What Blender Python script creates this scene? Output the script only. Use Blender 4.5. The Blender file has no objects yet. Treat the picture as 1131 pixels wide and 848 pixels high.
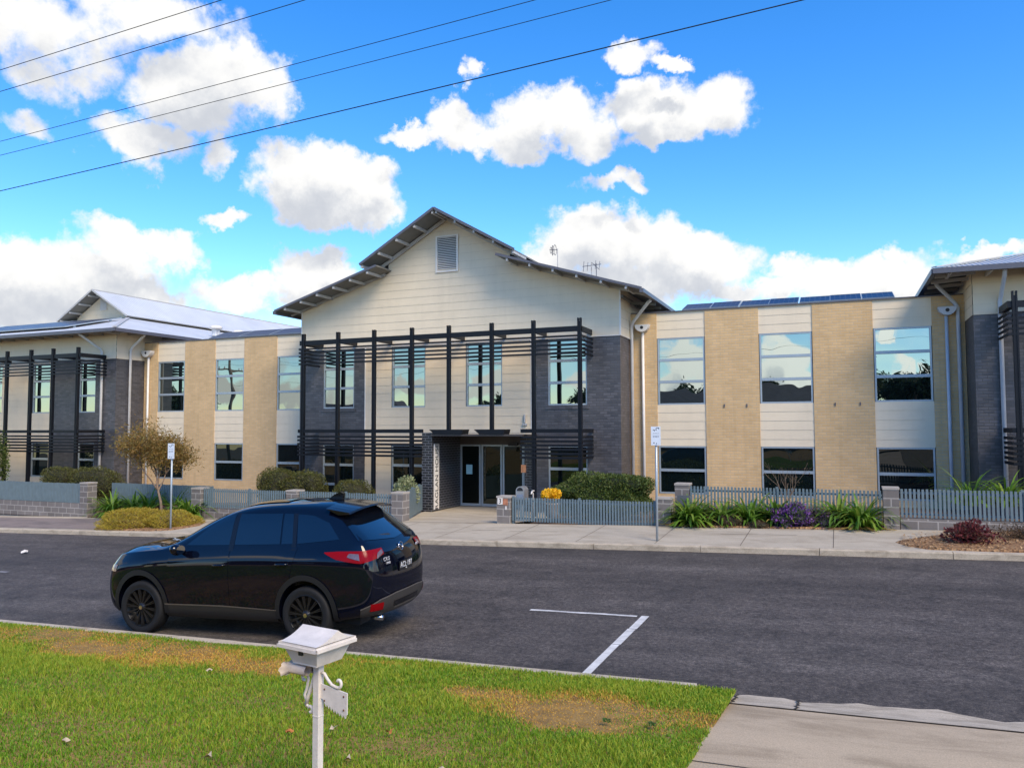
import bpy, bmesh, math, random
import numpy as np
from mathutils import Vector, Matrix
from mathutils.bvhtree import BVHTree
random.seed(7); RNG = np.random.default_rng(7)
R = math.radians
scene = bpy.context.scene
col = scene.collection
WL = {}                                     # world position of every object's origin

def zroad(x): return .03 * (x + 8.04)       # the street falls towards the left
def zlawn(x, y): return zroad(x) + .10 + .12 * (8.05 - y)

# ------------------------------------------------------------------ materials
def new_mat(name):
    m = bpy.data.materials.new(name); m.use_nodes = True
    nt = m.node_tree; nt.nodes.clear()
    out = nt.nodes.new('ShaderNodeOutputMaterial')
    b = nt.nodes.new('ShaderNodeBsdfPrincipled')
    nt.links.new(b.outputs[0], out.inputs[0])
    return m, nt, b
def N(nt, t, **kw):
    n = nt.nodes.new(t)
    for k, v in kw.items():
        if k.startswith('i_'):
            key = k[2:]; key = int(key) if key.isdigit() else key.replace('_', ' ')
            n.inputs[key].default_value = v
        else: setattr(n, k, v)
    return n
def L(nt, a, b): nt.links.new(a, b)
def c4(c): return (c[0], c[1], c[2], 1)
def ramp(nt, fac, stops):
    r = nt.nodes.new('ShaderNodeValToRGB'); e = r.color_ramp.elements
    while len(e) < len(stops): e.new(.5)
    for el, (p, c) in zip(e, stops): el.position = p; el.color = c4(c)
    L(nt, fac, r.inputs[0]); return r.outputs[0]
def coords(nt, kind='Object'):
    return N(nt, 'ShaderNodeTexCoord').outputs[kind]
def simple(name, c, rough=.6, metal=0, spec=.5, coat=0, var=.12, scale=3, bump=0, bscale=40):
    """base colour broken up by soft weathering noise"""
    m, nt, b = new_mat(name)
    b.inputs['Roughness'].default_value = rough; b.inputs['Metallic'].default_value = metal
    b.inputs['Specular IOR Level'].default_value = spec; b.inputs['Coat Weight'].default_value = coat
    b.inputs['Coat Roughness'].default_value = .03
    if var:
        co = coords(nt)
        n = N(nt, 'ShaderNodeTexNoise', i_Scale=scale, i_Detail=6.0, i_Roughness=.65); L(nt, co, n.inputs['Vector'])
        L(nt, ramp(nt, n.outputs[0], [(.3, [x * (1 - var) for x in c]), (.7, [min(1, x * (1 + var)) for x in c])]), b.inputs['Base Color'])
    else: b.inputs['Base Color'].default_value = c4(c)
    if bump:
        co = coords(nt); n2 = N(nt, 'ShaderNodeTexNoise', i_Scale=bscale, i_Detail=4.0); L(nt, co, n2.inputs['Vector'])
        bp = N(nt, 'ShaderNodeBump', i_Strength=bump, i_Distance=.02); L(nt, n2.outputs[0], bp.inputs['Height']); L(nt, bp.outputs[0], b.inputs['Normal'])
    return m
def streaks(nt, co, colour, amount):
    mp = N(nt, 'ShaderNodeMapping'); mp.inputs['Scale'].default_value = (5, 5, .22); L(nt, co, mp.inputs['Vector'])
    n = N(nt, 'ShaderNodeTexNoise', i_Scale=1.0, i_Detail=6.0, i_Roughness=.7); L(nt, mp.outputs[0], n.inputs['Vector'])
    r = ramp(nt, n.outputs[0], [(.32, (.76, .74, .70)), (.50, (1, 1, 1)), (.70, (1.08, 1.08, 1.08))])
    x = N(nt, 'ShaderNodeMix', data_type='RGBA', blend_type='MULTIPLY'); x.inputs[0].default_value = amount; L(nt, colour, x.inputs[6]); L(nt, r, x.inputs[7]); return x.outputs[2]
def clad(name, c):
    m = simple(name, c, .55, var=.05, scale=1.2); nt = m.node_tree; b = nt.nodes['Principled BSDF']; s = b.inputs['Base Color'].links[0].from_socket
    L(nt, streaks(nt, coords(nt), s, .13), b.inputs['Base Color']); return m
def brick(name, c1, c2, mortar, w=.24, h=.086, mort=.011, rough=.75, spec=.4, blotch=.15, bump=.4):
    m, nt, b = new_mat(name)
    co = coords(nt); s = N(nt, 'ShaderNodeSeparateXYZ'); L(nt, co, s.inputs[0])
    add = N(nt, 'ShaderNodeMath', operation='ADD'); L(nt, s.outputs[0], add.inputs[0]); L(nt, s.outputs[1], add.inputs[1])
    cm = N(nt, 'ShaderNodeCombineXYZ'); L(nt, add.outputs[0], cm.inputs[0]); L(nt, s.outputs[2], cm.inputs[1])
    t = N(nt, 'ShaderNodeTexBrick', i_Scale=1.0); L(nt, cm.outputs[0], t.inputs['Vector'])
    t.inputs['Mortar Size'].default_value = mort; t.inputs['Brick Width'].default_value = w; t.inputs['Row Height'].default_value = h
    t.inputs['Mortar Smooth'].default_value = .2; t.inputs['Bias'].default_value = 0
    t.inputs['Color1'].default_value = c4(c1); t.inputs['Color2'].default_value = c4(c2); t.inputs['Mortar'].default_value = c4(mortar)
    n = N(nt, 'ShaderNodeTexNoise', i_Scale=.9, i_Detail=7.0, i_Roughness=.7); L(nt, co, n.inputs['Vector'])
    rr = ramp(nt, n.outputs[0], [(.3, [1 - blotch] * 3), (.7, [1 + blotch * .6] * 3)])
    mx = N(nt, 'ShaderNodeMix', data_type='RGBA', blend_type='MULTIPLY'); mx.inputs[0].default_value = 1
    L(nt, t.outputs[0], mx.inputs[6]); L(nt, rr, mx.inputs[7]); L(nt, streaks(nt, co, mx.outputs[2], .35), b.inputs['Base Color'])
    bp = N(nt, 'ShaderNodeBump', i_Strength=bump, i_Distance=.01, invert=True); L(nt, t.outputs[1], bp.inputs['Height']); L(nt, bp.outputs[0], b.inputs['Normal'])
    b.inputs['Roughness'].default_value = rough; b.inputs['Specular IOR Level'].default_value = spec
    return m
def ribbed(name, c, axis, pitch, rough=.45, metal=.0, depth=.02):
    m, nt, b = new_mat(name)
    co = coords(nt); s = N(nt, 'ShaderNodeSeparateXYZ'); L(nt, co, s.inputs[0])
    mu = N(nt, 'ShaderNodeMath', operation='MULTIPLY'); L(nt, s.outputs[axis], mu.inputs[0]); mu.inputs[1].default_value = 2 * math.pi / pitch
    sn = N(nt, 'ShaderNodeMath', operation='SINE'); L(nt, mu.outputs[0], sn.inputs[0])
    bp = N(nt, 'ShaderNodeBump', i_Strength=1.0, i_Distance=depth); L(nt, sn.outputs[0], bp.inputs['Height']); L(nt, bp.outputs[0], b.inputs['Normal'])
    n = N(nt, 'ShaderNodeTexNoise', i_Scale=.7, i_Detail=5.0); L(nt, co, n.inputs['Vector'])
    L(nt, ramp(nt, n.outputs[0], [(.3, [x * .9 for x in c]), (.7, [min(1, x * 1.06) for x in c])]), b.inputs['Base Color'])
    b.inputs['Roughness'].default_value = rough; b.inputs['Metallic'].default_value = metal
    return m
def glass(name, tint=(.62, .74, .74), dark=(.004, .008, .009), fac=.42, wob=.0012):
    """solar-control glazing: a mirror coat over a dark room, each pane slightly bowed"""
    m = bpy.data.materials.new(name); m.use_nodes = True; nt = m.node_tree; nt.nodes.clear()
    out = N(nt, 'ShaderNodeOutputMaterial'); gl = N(nt, 'ShaderNodeBsdfGlossy', i_Roughness=.004); gl.inputs['Color'].default_value = c4(tint)
    df = N(nt, 'ShaderNodeBsdfDiffuse'); df.inputs['Color'].default_value = c4(dark)
    lw = N(nt, 'ShaderNodeFresnel', i_IOR=1.5)
    ma = N(nt, 'ShaderNodeMath', operation='MULTIPLY_ADD', use_clamp=True); L(nt, lw.outputs[0], ma.inputs[0]); ma.inputs[1].default_value = 1.0; ma.inputs[2].default_value = fac
    mx = N(nt, 'ShaderNodeMixShader'); L(nt, ma.outputs[0], mx.inputs[0]); L(nt, df.outputs[0], mx.inputs[1]); L(nt, gl.outputs[0], mx.inputs[2])
    co = coords(nt); n = N(nt, 'ShaderNodeTexNoise', i_Scale=.9, i_Detail=1.0); L(nt, co, n.inputs['Vector'])
    bp = N(nt, 'ShaderNodeBump', i_Strength=1.0, i_Distance=wob * 6); L(nt, n.outputs[0], bp.inputs['Height']); L(nt, bp.outputs[0], gl.inputs['Normal'])
    L(nt, mx.outputs[0], out.inputs[0]); return m
def leafy(name, cols, rough=.5, trans=.35):
    """every leaf its own shade, by mesh island"""
    m, nt, b = new_mat(name)
    g = N(nt, 'ShaderNodeNewGeometry')
    stops = [(i / max(1, len(cols) - 1), c) for i, c in enumerate(cols)]
    cr = ramp(nt, g.outputs['Random Per Island'], stops)
    L(nt, cr, b.inputs['Base Color']); b.inputs['Roughness'].default_value = rough; b.inputs['Specular IOR Level'].default_value = .35
    tr = N(nt, 'ShaderNodeBsdfTranslucent'); L(nt, cr, tr.inputs[0])
    mx = N(nt, 'ShaderNodeMixShader'); mx.inputs[0].default_value = trans
    out = nt.nodes['Material Output']
    L(nt, b.outputs[0], mx.inputs[1]); L(nt, tr.outputs[0], mx.inputs[2]); L(nt, mx.outputs[0], out.inputs[0])
    return m

M = {}
M['clad'] = clad('cream_cladding', (.74, .625, .45))
M['cladg'] = clad('beige_cladding', (.74, .605, .42))
M['tan'] = brick('tan_brick', (.67, .455, .225), (.59, .39, .187), (.54, .41, .26), rough=.85, blotch=.12)
M['slate'] = brick('glazed_slate_brick', (.054, .053, .060), (.108, .103, .112), (.062, .058, .058), rough=.38, spec=.6, blotch=.3)
M['black_brick'] = brick('black_glazed_brick', (.006, .0065, .008), (.011, .011, .014), (.14, .14, .15), mort=.013, rough=.3, spec=.6)
M['block'] = brick('grey_block', (.21, .187, .170), (.165, .148, .136), (.35, .32, .29), w=.40, h=.20, mort=.016, rough=.9, blotch=.2)
M['steel'] = simple('dark_painted_steel', (.005, .006, .009), .45, var=.15, spec=.3)
M['roof_dark'] = ribbed('grey_roof_sheet', (.20, .20, .20), 1, .20, .5)
M['roof_white'] = ribbed('pale_roof_sheet', (.62, .63, .63), 1, .20, .4)
M['roof_white_x'] = ribbed('pale_roof_sheet_front', (.62, .63, .63), 0, .20, .4)
M['roof_grey_x'] = ribbed('mid_roof_sheet_front', (.40, .41, .42), 0, .12, .4)
M['roof_grey'] = ribbed('mid_roof_sheet', (.40, .41, .42), 1, .12, .4)
M['soffit'] = simple('soffit_sheet', (.17, .17, .16), .7)
M['trim'] = simple('pale_grey_trim', (.45, .44, .42), .5)
M['flash'] = simple('dark_flashing', (.09, .09, .11), .4)
M['alu'] = simple('grey_aluminium', (.36, .41, .44), .35, metal=.3, var=.05)
M['white'] = simple('white_paint', (.74, .69, .62), .4, var=.06)
M['pipe'] = simple('white_downpipe', (.66, .63, .58), .4, var=.08)
M['pipe_b'] = simple('pale_blue_downpipe', (.50, .54, .60), .4, var=.08)
M['glass'] = glass('solar_glass', tint=(.74, .82, .77), fac=.37)
M['glass_low'] = glass('ground_floor_glass', tint=(.5, .55, .55), fac=.10)
M['door_glass'] = glass('door_glass', tint=(.5, .55, .53), dark=(.004, .009, .007), fac=.05)
M['solar'] = None
M['fence'] = simple('blue_grey_fence_paint', (.135, .185, .205), .5, var=.12, scale=5)
M['concrete'] = simple('concrete', (.40, .36, .31), .85, var=.16, scale=1.1, bump=.25, bscale=60)
M['soil'] = simple('soil_mulch', (.14, .085, .05), .95, var=.4, scale=14, bump=.8, bscale=30)
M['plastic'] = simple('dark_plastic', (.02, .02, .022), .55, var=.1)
M['rubber'] = simple('rubber', (.005, .005, .0055), .75, var=.2, scale=8)
M['bark'] = simple('bark', (.23, .16, .11), .9, var=.3, scale=12, bump=.6)
M['wood_grey'] = simple('weathered_pole_wood', (.16, .13, .10), .9, var=.3, scale=3, bump=.4)

# ------------------------------------------------------------------ mesh building
class MB:
    def __init__(s): s.v = []; s.f = []; s.m = []
    def add(s, vs, fs, mi=0):
        o = len(s.v); s.v += [tuple(p) for p in vs]; s.f += [tuple(i + o for i in f) for f in fs]; s.m += [mi] * len(fs)
    def quad(s, a, b, c, d, mi=0): s.add([a, b, c, d], [(0, 1, 2, 3)], mi)
    def box(s, x0, x1, y0, y1, z0, z1, mi=0):
        s.add([(x0, y0, z0), (x1, y0, z0), (x1, y1, z0), (x0, y1, z0), (x0, y0, z1), (x1, y0, z1), (x1, y1, z1), (x0, y1, z1)],
              [(3, 2, 1, 0), (4, 5, 6, 7), (0, 1, 5, 4), (1, 2, 6, 5), (2, 3, 7, 6), (3, 0, 4, 7)], mi)
    def bar(s, p, q, w, h, up=(0, 0, 1), mi=0):
        p = Vector(p); q = Vector(q); d = (q - p).normalized(); u = Vector(up); r = d.cross(u)
        if r.length < 1e-4: r = d.cross(Vector((1, 0, 0)))
        r.normalize(); u = r.cross(d); r *= w / 2; u *= h / 2
        s.add([p - r - u, p + r - u, p + r + u, p - r + u, q - r - u, q + r - u, q + r + u, q - r + u],
              [(0, 1, 2, 3), (7, 6, 5, 4), (0, 4, 5, 1), (1, 5, 6, 2), (2, 6, 7, 3), (3, 7, 4, 0)], mi)
    def prism(s, poly, ext, mi=0):
        e = Vector(ext); n = len(poly); a = [Vector(p) for p in poly]
        s.add(a + [p + e for p in a], [tuple(range(n)), tuple(range(2 * n - 1, n - 1, -1))] + [(i, (i + 1) % n, n + (i + 1) % n, n + i) for i in range(n)], mi)
    def tube(s, pts, r, n=8, mi=0, caps=True):
        P = [Vector(p) for p in pts]; k = len(P); rr = r if isinstance(r, (list, tuple)) else [r] * k
        vs = []; prev = None
        for i, p in enumerate(P):
            d = (P[min(i + 1, k - 1)] - P[max(i - 1, 0)]).normalized()
            if prev is None: a = d.cross(Vector((0, 0, 1)) if abs(d.z) < .9 else Vector((1, 0, 0))).normalized()
            else: a = (prev - d * prev.dot(d)).normalized()
            prev = a; b = d.cross(a)
            vs += [p + (a * math.cos(t) + b * math.sin(t)) * rr[i] for t in [2 * math.pi * j / n for j in range(n)]]
        fs = [(i * n + j, i * n + (j + 1) % n, (i + 1) * n + (j + 1) % n, (i + 1) * n + j) for i in range(k - 1) for j in range(n)]
        if caps: fs += [tuple(range(n - 1, -1, -1)), tuple((k - 1) * n + j for j in range(n))]
        s.add(vs, fs, mi)
    def lathe(s, prof, n=32, mi=0, axis='z', c=(0, 0, 0)):
        vs = []
        for r, z in prof:
            for j in range(n):
                t = 2 * math.pi * j / n; a, b = r * math.cos(t), r * math.sin(t)
                vs.append({'z': (c[0] + a, c[1] + b, c[2] + z), 'y': (c[0] + a, c[1] + z, c[2] + b), 'x': (c[0] + z, c[1] + a, c[2] + b)}[axis])
        k = len(prof)
        s.add(vs, [(i * n + j, i * n + (j + 1) % n, (i + 1) * n + (j + 1) % n, (i + 1) * n + j) for i in range(k - 1) for j in range(n)], mi)
    def slab(s, a, b, c, d, t, mi=0, mi2=None):
        """roof sheet: four top corners, thickness t downwards"""
        A = [Vector(p) for p in (a, b, c, d)]; B = [p - Vector((0, 0, t)) for p in A]
        s.add(A + B, [(0, 1, 2, 3)], mi); s.add(A + B, [(7, 6, 5, 4), (0, 4, 5, 1), (1, 5, 6, 2), (2, 6, 7, 3), (3, 7, 4, 0)], mi if mi2 is None else mi2)
    def build(s, name, mats, parent=None, loc=None, local=False, smooth=False, **props):
        if not isinstance(mats, (list, tuple)): mats = [mats]
        if loc is None:
            if parent is not None: loc = (0, 0, 0) if local else WL[parent]
            else:
                a = np.array(s.v); loc = (float((a[:, 0].min() + a[:, 0].max()) / 2), float((a[:, 1].min() + a[:, 1].max()) / 2), float(a[:, 2].min()))
        loc = Vector(loc)
        me = bpy.data.meshes.new(name)
        me.from_pydata([(p[0] - loc.x, p[1] - loc.y, p[2] - loc.z) for p in s.v], [], s.f)
        for m in mats: me.materials.append(m)
        me.polygons.foreach_set('material_index', s.m)
        if smooth: me.polygons.foreach_set('use_smooth', [True] * len(s.f))
        me.update()
        return link(name, me, parent, loc, local, **props)
def link(name, me, parent=None, loc=(0, 0, 0), local=False, **props):
    o = bpy.data.objects.new(name, me); col.objects.link(o); loc = Vector(loc)
    if parent is not None:
        o.parent = parent; o.location = loc if local else loc - WL[parent]
    else: o.location = loc
    WL[o] = loc
    for k, v in props.items(): o[k] = v
    return o
def fast_mesh(name, V, F, mats, mi=None, smooth=False):
    """V (n,3), F list of equal-size or mixed faces as arrays"""
    me = bpy.data.meshes.new(name); F = F if isinstance(F, list) else [F]
    me.vertices.add(len(V)); me.vertices.foreach_set('co', np.ascontiguousarray(V, dtype=np.float32).ravel())
    loops = np.concatenate([f.ravel() for f in F]).astype(np.int32)
    tot = np.concatenate([np.full(len(f), f.shape[1]) for f in F]).astype(np.int32)
    st = np.concatenate([[0], np.cumsum(tot)[:-1]]).astype(np.int32)
    me.loops.add(len(loops)); me.loops.foreach_set('vertex_index', loops)
    me.polygons.add(len(tot)); me.polygons.foreach_set('loop_start', st); me.polygons.foreach_set('loop_total', tot)
    for m in (mats if isinstance(mats, (list, tuple)) else [mats]): me.materials.append(m)
    if mi is not None: me.polygons.foreach_set('material_index', np.asarray(mi, dtype=np.int32))
    if smooth: me.polygons.foreach_set('use_smooth', np.ones(len(tot), dtype=bool))
    me.update(calc_edges=True); return me
def thing(name, loc, label, cat, group=None, rz=0):
    o = link(name, None, None, loc); o.rotation_euler = (0, 0, rz)
    o.empty_display_size = .2; o['label'] = label; o['category'] = cat
    if group: o['group'] = group
    return o
def tag(o, label, cat, group=None):
    o['label'] = label; o['category'] = cat
    if group: o['group'] = group
    return o
def copy_tree(o, parent=None):
    c = o.copy(); col.objects.link(c)
    if parent is not None: c.parent = parent
    WL[c] = WL[o]
    for ch in list(o.children): copy_tree(ch, c)
    return c
def text_mesh(body, size, depth=.004, align='CENTER'):
    cu = bpy.data.curves.new('lettering', 'FONT'); cu.body = body; cu.size = size; cu.extrude = depth; cu.align_x = align; cu.align_y = 'CENTER'
    ob = bpy.data.objects.new('lettering', cu); col.objects.link(ob)
    dg = bpy.context.evaluated_depsgraph_get(); me = bpy.data.meshes.new_from_object(ob.evaluated_get(dg))
    bpy.data.objects.remove(ob); bpy.data.curves.remove(cu); return me
def text_part(name, body, size, mat, parent, origin, ux, uy, depth=.003, local=False):
    """lettering standing on a surface: origin, right vector, up vector"""
    me = text_mesh(body, size, depth); ux = Vector(ux).normalized(); uy = Vector(uy).normalized(); uz = ux.cross(uy)
    o = Vector(origin) - (Vector((0, 0, 0)) if local else WL[parent])
    for v in me.vertices: v.co = o + ux * v.co.x + uy * v.co.y + uz * v.co.z
    me.materials.clear(); me.materials.append(mat)
    ob = bpy.data.objects.new(name, me); col.objects.link(ob); ob.parent = parent; WL[ob] = WL[parent]; return ob
def rects(x0, x1, z0, z1, holes):
    """the rectangle less its holes, as rectangles"""
    zs = sorted({z0, z1, *[min(max(h[2], z0), z1) for h in holes], *[min(max(h[3], z0), z1) for h in holes]}); out = []
    for a, b in zip(zs, zs[1:]):
        if b - a < 1e-4: continue
        cut = sorted((h[0], h[1]) for h in holes if h[2] < (a + b) / 2 < h[3]); x = x0
        for p, q in cut:
            if p > x + 1e-4: out.append((x, p, a, b))
            x = max(x, q)
        if x1 > x + 1e-4: out.append((x, x1, a, b))
    return out
def boards(mb, y, x0, x1, z0, z1, holes=(), lap=.29, z_ref=None, axis='y', proud=.009, mi=0):
    """lapped weatherboards; x0/x1 may be functions of z (gable); axis 'y' faces the street, '+x' / '-x' face sideways"""
    fx0 = x0 if callable(x0) else (lambda z: x0); fx1 = x1 if callable(x1) else (lambda z: x1)
    z_ref = z0 if z_ref is None else z_ref
    k0 = math.floor((z0 - z_ref) / lap); laps = [z_ref + lap * k for k in range(k0, k0 + int((z1 - z0) / lap) + 3)]
    zs = sorted({z0, z1, *[z for z in laps if z0 < z < z1], *[z for h in holes for z in (h[2], h[3]) if z0 < z < z1]})
    def P(u, d, z): return (u, y - d, z) if axis == 'y' else ((y + d, u, z) if axis == '+x' else (y - d, u, z))
    for a, b in zip(zs, zs[1:]):
        k = math.floor((a - z_ref) / lap + 1e-6); zb = z_ref + k * lap
        da = proud * (1 - (a - zb) / lap); db = proud * (1 - (b - zb) / lap)
        segs = []; xa, xb = min(fx0(a), fx0(b)), max(fx1(a), fx1(b)); cut = sorted((h[0], h[1]) for h in holes if h[2] < (a + b) / 2 < h[3])
        edges = [(fx0(a), fx0(b))]
        for p, q in cut: segs.append((edges[-1], (p, p))); edges.append((q, q))
        segs.append((edges[-1], (fx1(a), fx1(b))))
        for (la, lb), (ra, rb) in segs:
            if ra - la < .003 and rb - lb < .003: continue
            mb.quad(P(la, da, a), P(ra, da, a), P(rb, db, b), P(lb, db, b), mi)
            if abs(a - zb) < 1e-4: mb.quad(P(la, 0, a + .004), P(ra, 0, a + .004), P(ra, da, a), P(la, da, a), mi)

# ------------------------------------------------------------------ ground, road, paths
def struct(o): o['kind'] = 'structure'; return o
def sheet(name, xs, ys, zf, mat, **kw):
    xs = np.asarray(xs, float); ys = np.asarray(ys, float); X, Y = np.meshgrid(xs, ys); Z = np.vectorize(zf)(X, Y)
    V = np.stack([X.ravel(), Y.ravel(), Z.ravel()], 1); nx, ny = len(xs), len(ys)
    i = np.arange(nx * ny).reshape(ny, nx); F = np.stack([i[:-1, :-1].ravel(), i[:-1, 1:].ravel(), i[1:, 1:].ravel(), i[1:, :-1].ravel()], 1)
    return link(name, fast_mesh(name, V, F, mat, smooth=True), **kw)

def asphalt():
    m, nt, b = new_mat('worn_asphalt'); co = coords(nt)
    mp = N(nt, 'ShaderNodeMapping'); mp.inputs['Scale'].default_value = (.10, .8, 1); L(nt, co, mp.inputs['Vector'])
    n1 = N(nt, 'ShaderNodeTexNoise', i_Scale=1.3, i_Detail=8.0, i_Roughness=.6); L(nt, mp.outputs[0], n1.inputs['Vector'])
    n2 = N(nt, 'ShaderNodeTexNoise', i_Scale=2.2, i_Detail=9.0, i_Roughness=.75); L(nt, co, n2.inputs['Vector'])
    n3 = N(nt, 'ShaderNodeTexNoise', i_Scale=55.0, i_Detail=4.0, i_Roughness=.8); L(nt, co, n3.inputs['Vector'])
    a = ramp(nt, n1.outputs[0], [(.32, (.056, .047, .039)), (.52, (.079, .066, .055)), (.72, (.110, .094, .080))])
    r2 = ramp(nt, n2.outputs[0], [(.3, (.62,) * 3), (.5, (1,) * 3), (.72, (1.25,) * 3)])
    r3 = ramp(nt, n3.outputs[0], [(.36, (.42,) * 3), (.52, (1,) * 3), (.67, (2.0,) * 3)])
    x1 = N(nt, 'ShaderNodeMix', data_type='RGBA', blend_type='MULTIPLY'); x1.inputs[0].default_value = 1; L(nt, a, x1.inputs[6]); L(nt, r2, x1.inputs[7])
    x2 = N(nt, 'ShaderNodeMix', data_type='RGBA', blend_type='MULTIPLY'); x2.inputs[0].default_value = .8; L(nt, x1.outputs[2], x2.inputs[6]); L(nt, r3, x2.inputs[7])
    # coarse stone, hairline cracks and old oil drips
    n4 = N(nt, 'ShaderNodeTexNoise', i_Scale=16.0, i_Detail=6.0, i_Roughness=.8); L(nt, co, n4.inputs['Vector'])
    r4 = ramp(nt, n4.outputs[0], [(.38, (.52,) * 3), (.5, (1,) * 3), (.62, (1.6,) * 3)])
    wv = N(nt, 'ShaderNodeTexNoise', i_Scale=1.7, i_Detail=5.0); L(nt, co, wv.inputs['Vector']); wa = N(nt, 'ShaderNodeVectorMath', operation='MULTIPLY_ADD'); L(nt, wv.outputs[1], wa.inputs[0]); wa.inputs[1].default_value = (.9, .9, .9); L(nt, co, wa.inputs[2])
    vo = N(nt, 'ShaderNodeTexVoronoi', feature='DISTANCE_TO_EDGE', i_Scale=.33); L(nt, wa.outputs[0], vo.inputs['Vector'])
    rc = ramp(nt, vo.outputs[0], [(0, (.72,) * 3), (.004, (.9,) * 3), (.010, (1,) * 3)])
    nd = N(nt, 'ShaderNodeTexNoise', i_Scale=.55, i_Detail=5.0, i_Roughness=.6); L(nt, co, nd.inputs['Vector'])
    rd = ramp(nt, nd.outputs[0], [(.33, (.84, .84, .84)), (.46, (1,) * 3), (.66, (1.08, 1.07, 1.06))])
    for q in (r4, rc, rd):
        x3 = N(nt, 'ShaderNodeMix', data_type='RGBA', blend_type='MULTIPLY'); x3.inputs[0].default_value = .9; L(nt, x2.outputs[2], x3.inputs[6]); L(nt, q, x3.inputs[7]); x2 = x3
    L(nt, x2.outputs[2], b.inputs['Base Color'])
    bp = N(nt, 'ShaderNodeBump', i_Strength=.7, i_Distance=.012); L(nt, n3.outputs[0], bp.inputs['Height']); L(nt, bp.outputs[0], b.inputs['Normal'])
    b.inputs['Roughness'].default_value = .78; b.inputs['Specular IOR Level'].default_value = .4
    return m
def concrete_old(name, c, stain, sc=.9):
    m, nt, b = new_mat(name); co = coords(nt)
    mp = N(nt, 'ShaderNodeMapping'); mp.inputs['Scale'].default_value = (.45, 1, 1); L(nt, co, mp.inputs['Vector'])
    n1 = N(nt, 'ShaderNodeTexNoise', i_Scale=sc * 2.2, i_Detail=8.0, i_Roughness=.65, i_Distortion=.6); L(nt, mp.outputs[0], n1.inputs['Vector'])
    n2 = N(nt, 'ShaderNodeTexNoise', i_Scale=90.0, i_Detail=3.0); L(nt, co, n2.inputs['Vector'])
    a = ramp(nt, n1.outputs[0], [(.36, stain), (.52, c), (.75, [x * 1.12 for x in c])])
    r3 = ramp(nt, n2.outputs[0], [(.3, (.8,) * 3), (.7, (1.15,) * 3)])
    x1 = N(nt, 'ShaderNodeMix', data_type='RGBA', blend_type='MULTIPLY'); x1.inputs[0].default_value = 1; L(nt, a, x1.inputs[6]); L(nt, r3, x1.inputs[7])
    L(nt, x1.outputs[2], b.inputs['Base Color'])
    bp = N(nt, 'ShaderNodeBump', i_Strength=.35, i_Distance=.01); L(nt, n2.outputs[0], bp.inputs['Height']); L(nt, bp.outputs[0], b.inputs['Normal'])
    b.inputs['Roughness'].default_value = .9; return m
def mulch_mat(name, cols, sc):
    m, nt, b = new_mat(name); co = coords(nt)
    v = N(nt, 'ShaderNodeTexVoronoi', i_Scale=sc); L(nt, co, v.inputs['Vector'])
    L(nt, ramp(nt, N(nt, 'ShaderNodeSeparateColor').outputs[0], [(0, cols[0]), (1, cols[1])]), b.inputs['Base Color'])
    s = [n for n in nt.nodes if n.bl_idname == 'ShaderNodeSeparateColor'][0]; L(nt, v.outputs['Color'], s.inputs[0])
    r = [n for n in nt.nodes if n.bl_idname == 'ShaderNodeValToRGB'][0].color_ramp.elements
    for i, cc in enumerate(cols[1:-1]): e = r.new((i + 1) / (len(cols) - 1)); e.color = c4(cc)
    r[-1].color = c4(cols[-1])
    bp = N(nt, 'ShaderNodeBump', i_Strength=.8, i_Distance=.03); L(nt, v.outputs[0], bp.inputs['Height']); L(nt, bp.outputs[0], b.inputs['Normal'])
    b.inputs['Roughness'].default_value = .95; return m
M['asphalt'] = asphalt()
M['path'] = concrete_old('footpath_concrete', (.45, .385, .285), (.36, .30, .215))
M['drive'] = concrete_old('driveway_concrete', (.49, .375, .24), (.35, .262, .16))
M['gutter'] = concrete_old('gutter_concrete', (.49, .41, .30), (.34, .28, .20), 2.5)
M['brownpath'] = concrete_old('brown_asphalt_path', (.235, .185, .155), (.17, .135, .115))
M['mulch'] = mulch_mat('bark_mulch', [(.09, .045, .02), (.26, .13, .05), (.40, .24, .11), (.17, .08, .035)], 24)
M['line'] = simple('worn_line_paint', (.62, .60, .55), .7, var=.25, scale=6)
M['dirt'] = simple('dry_ground', (.16, .13, .075), .95, var=.3, scale=3, bump=.6, bscale=25)

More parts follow.
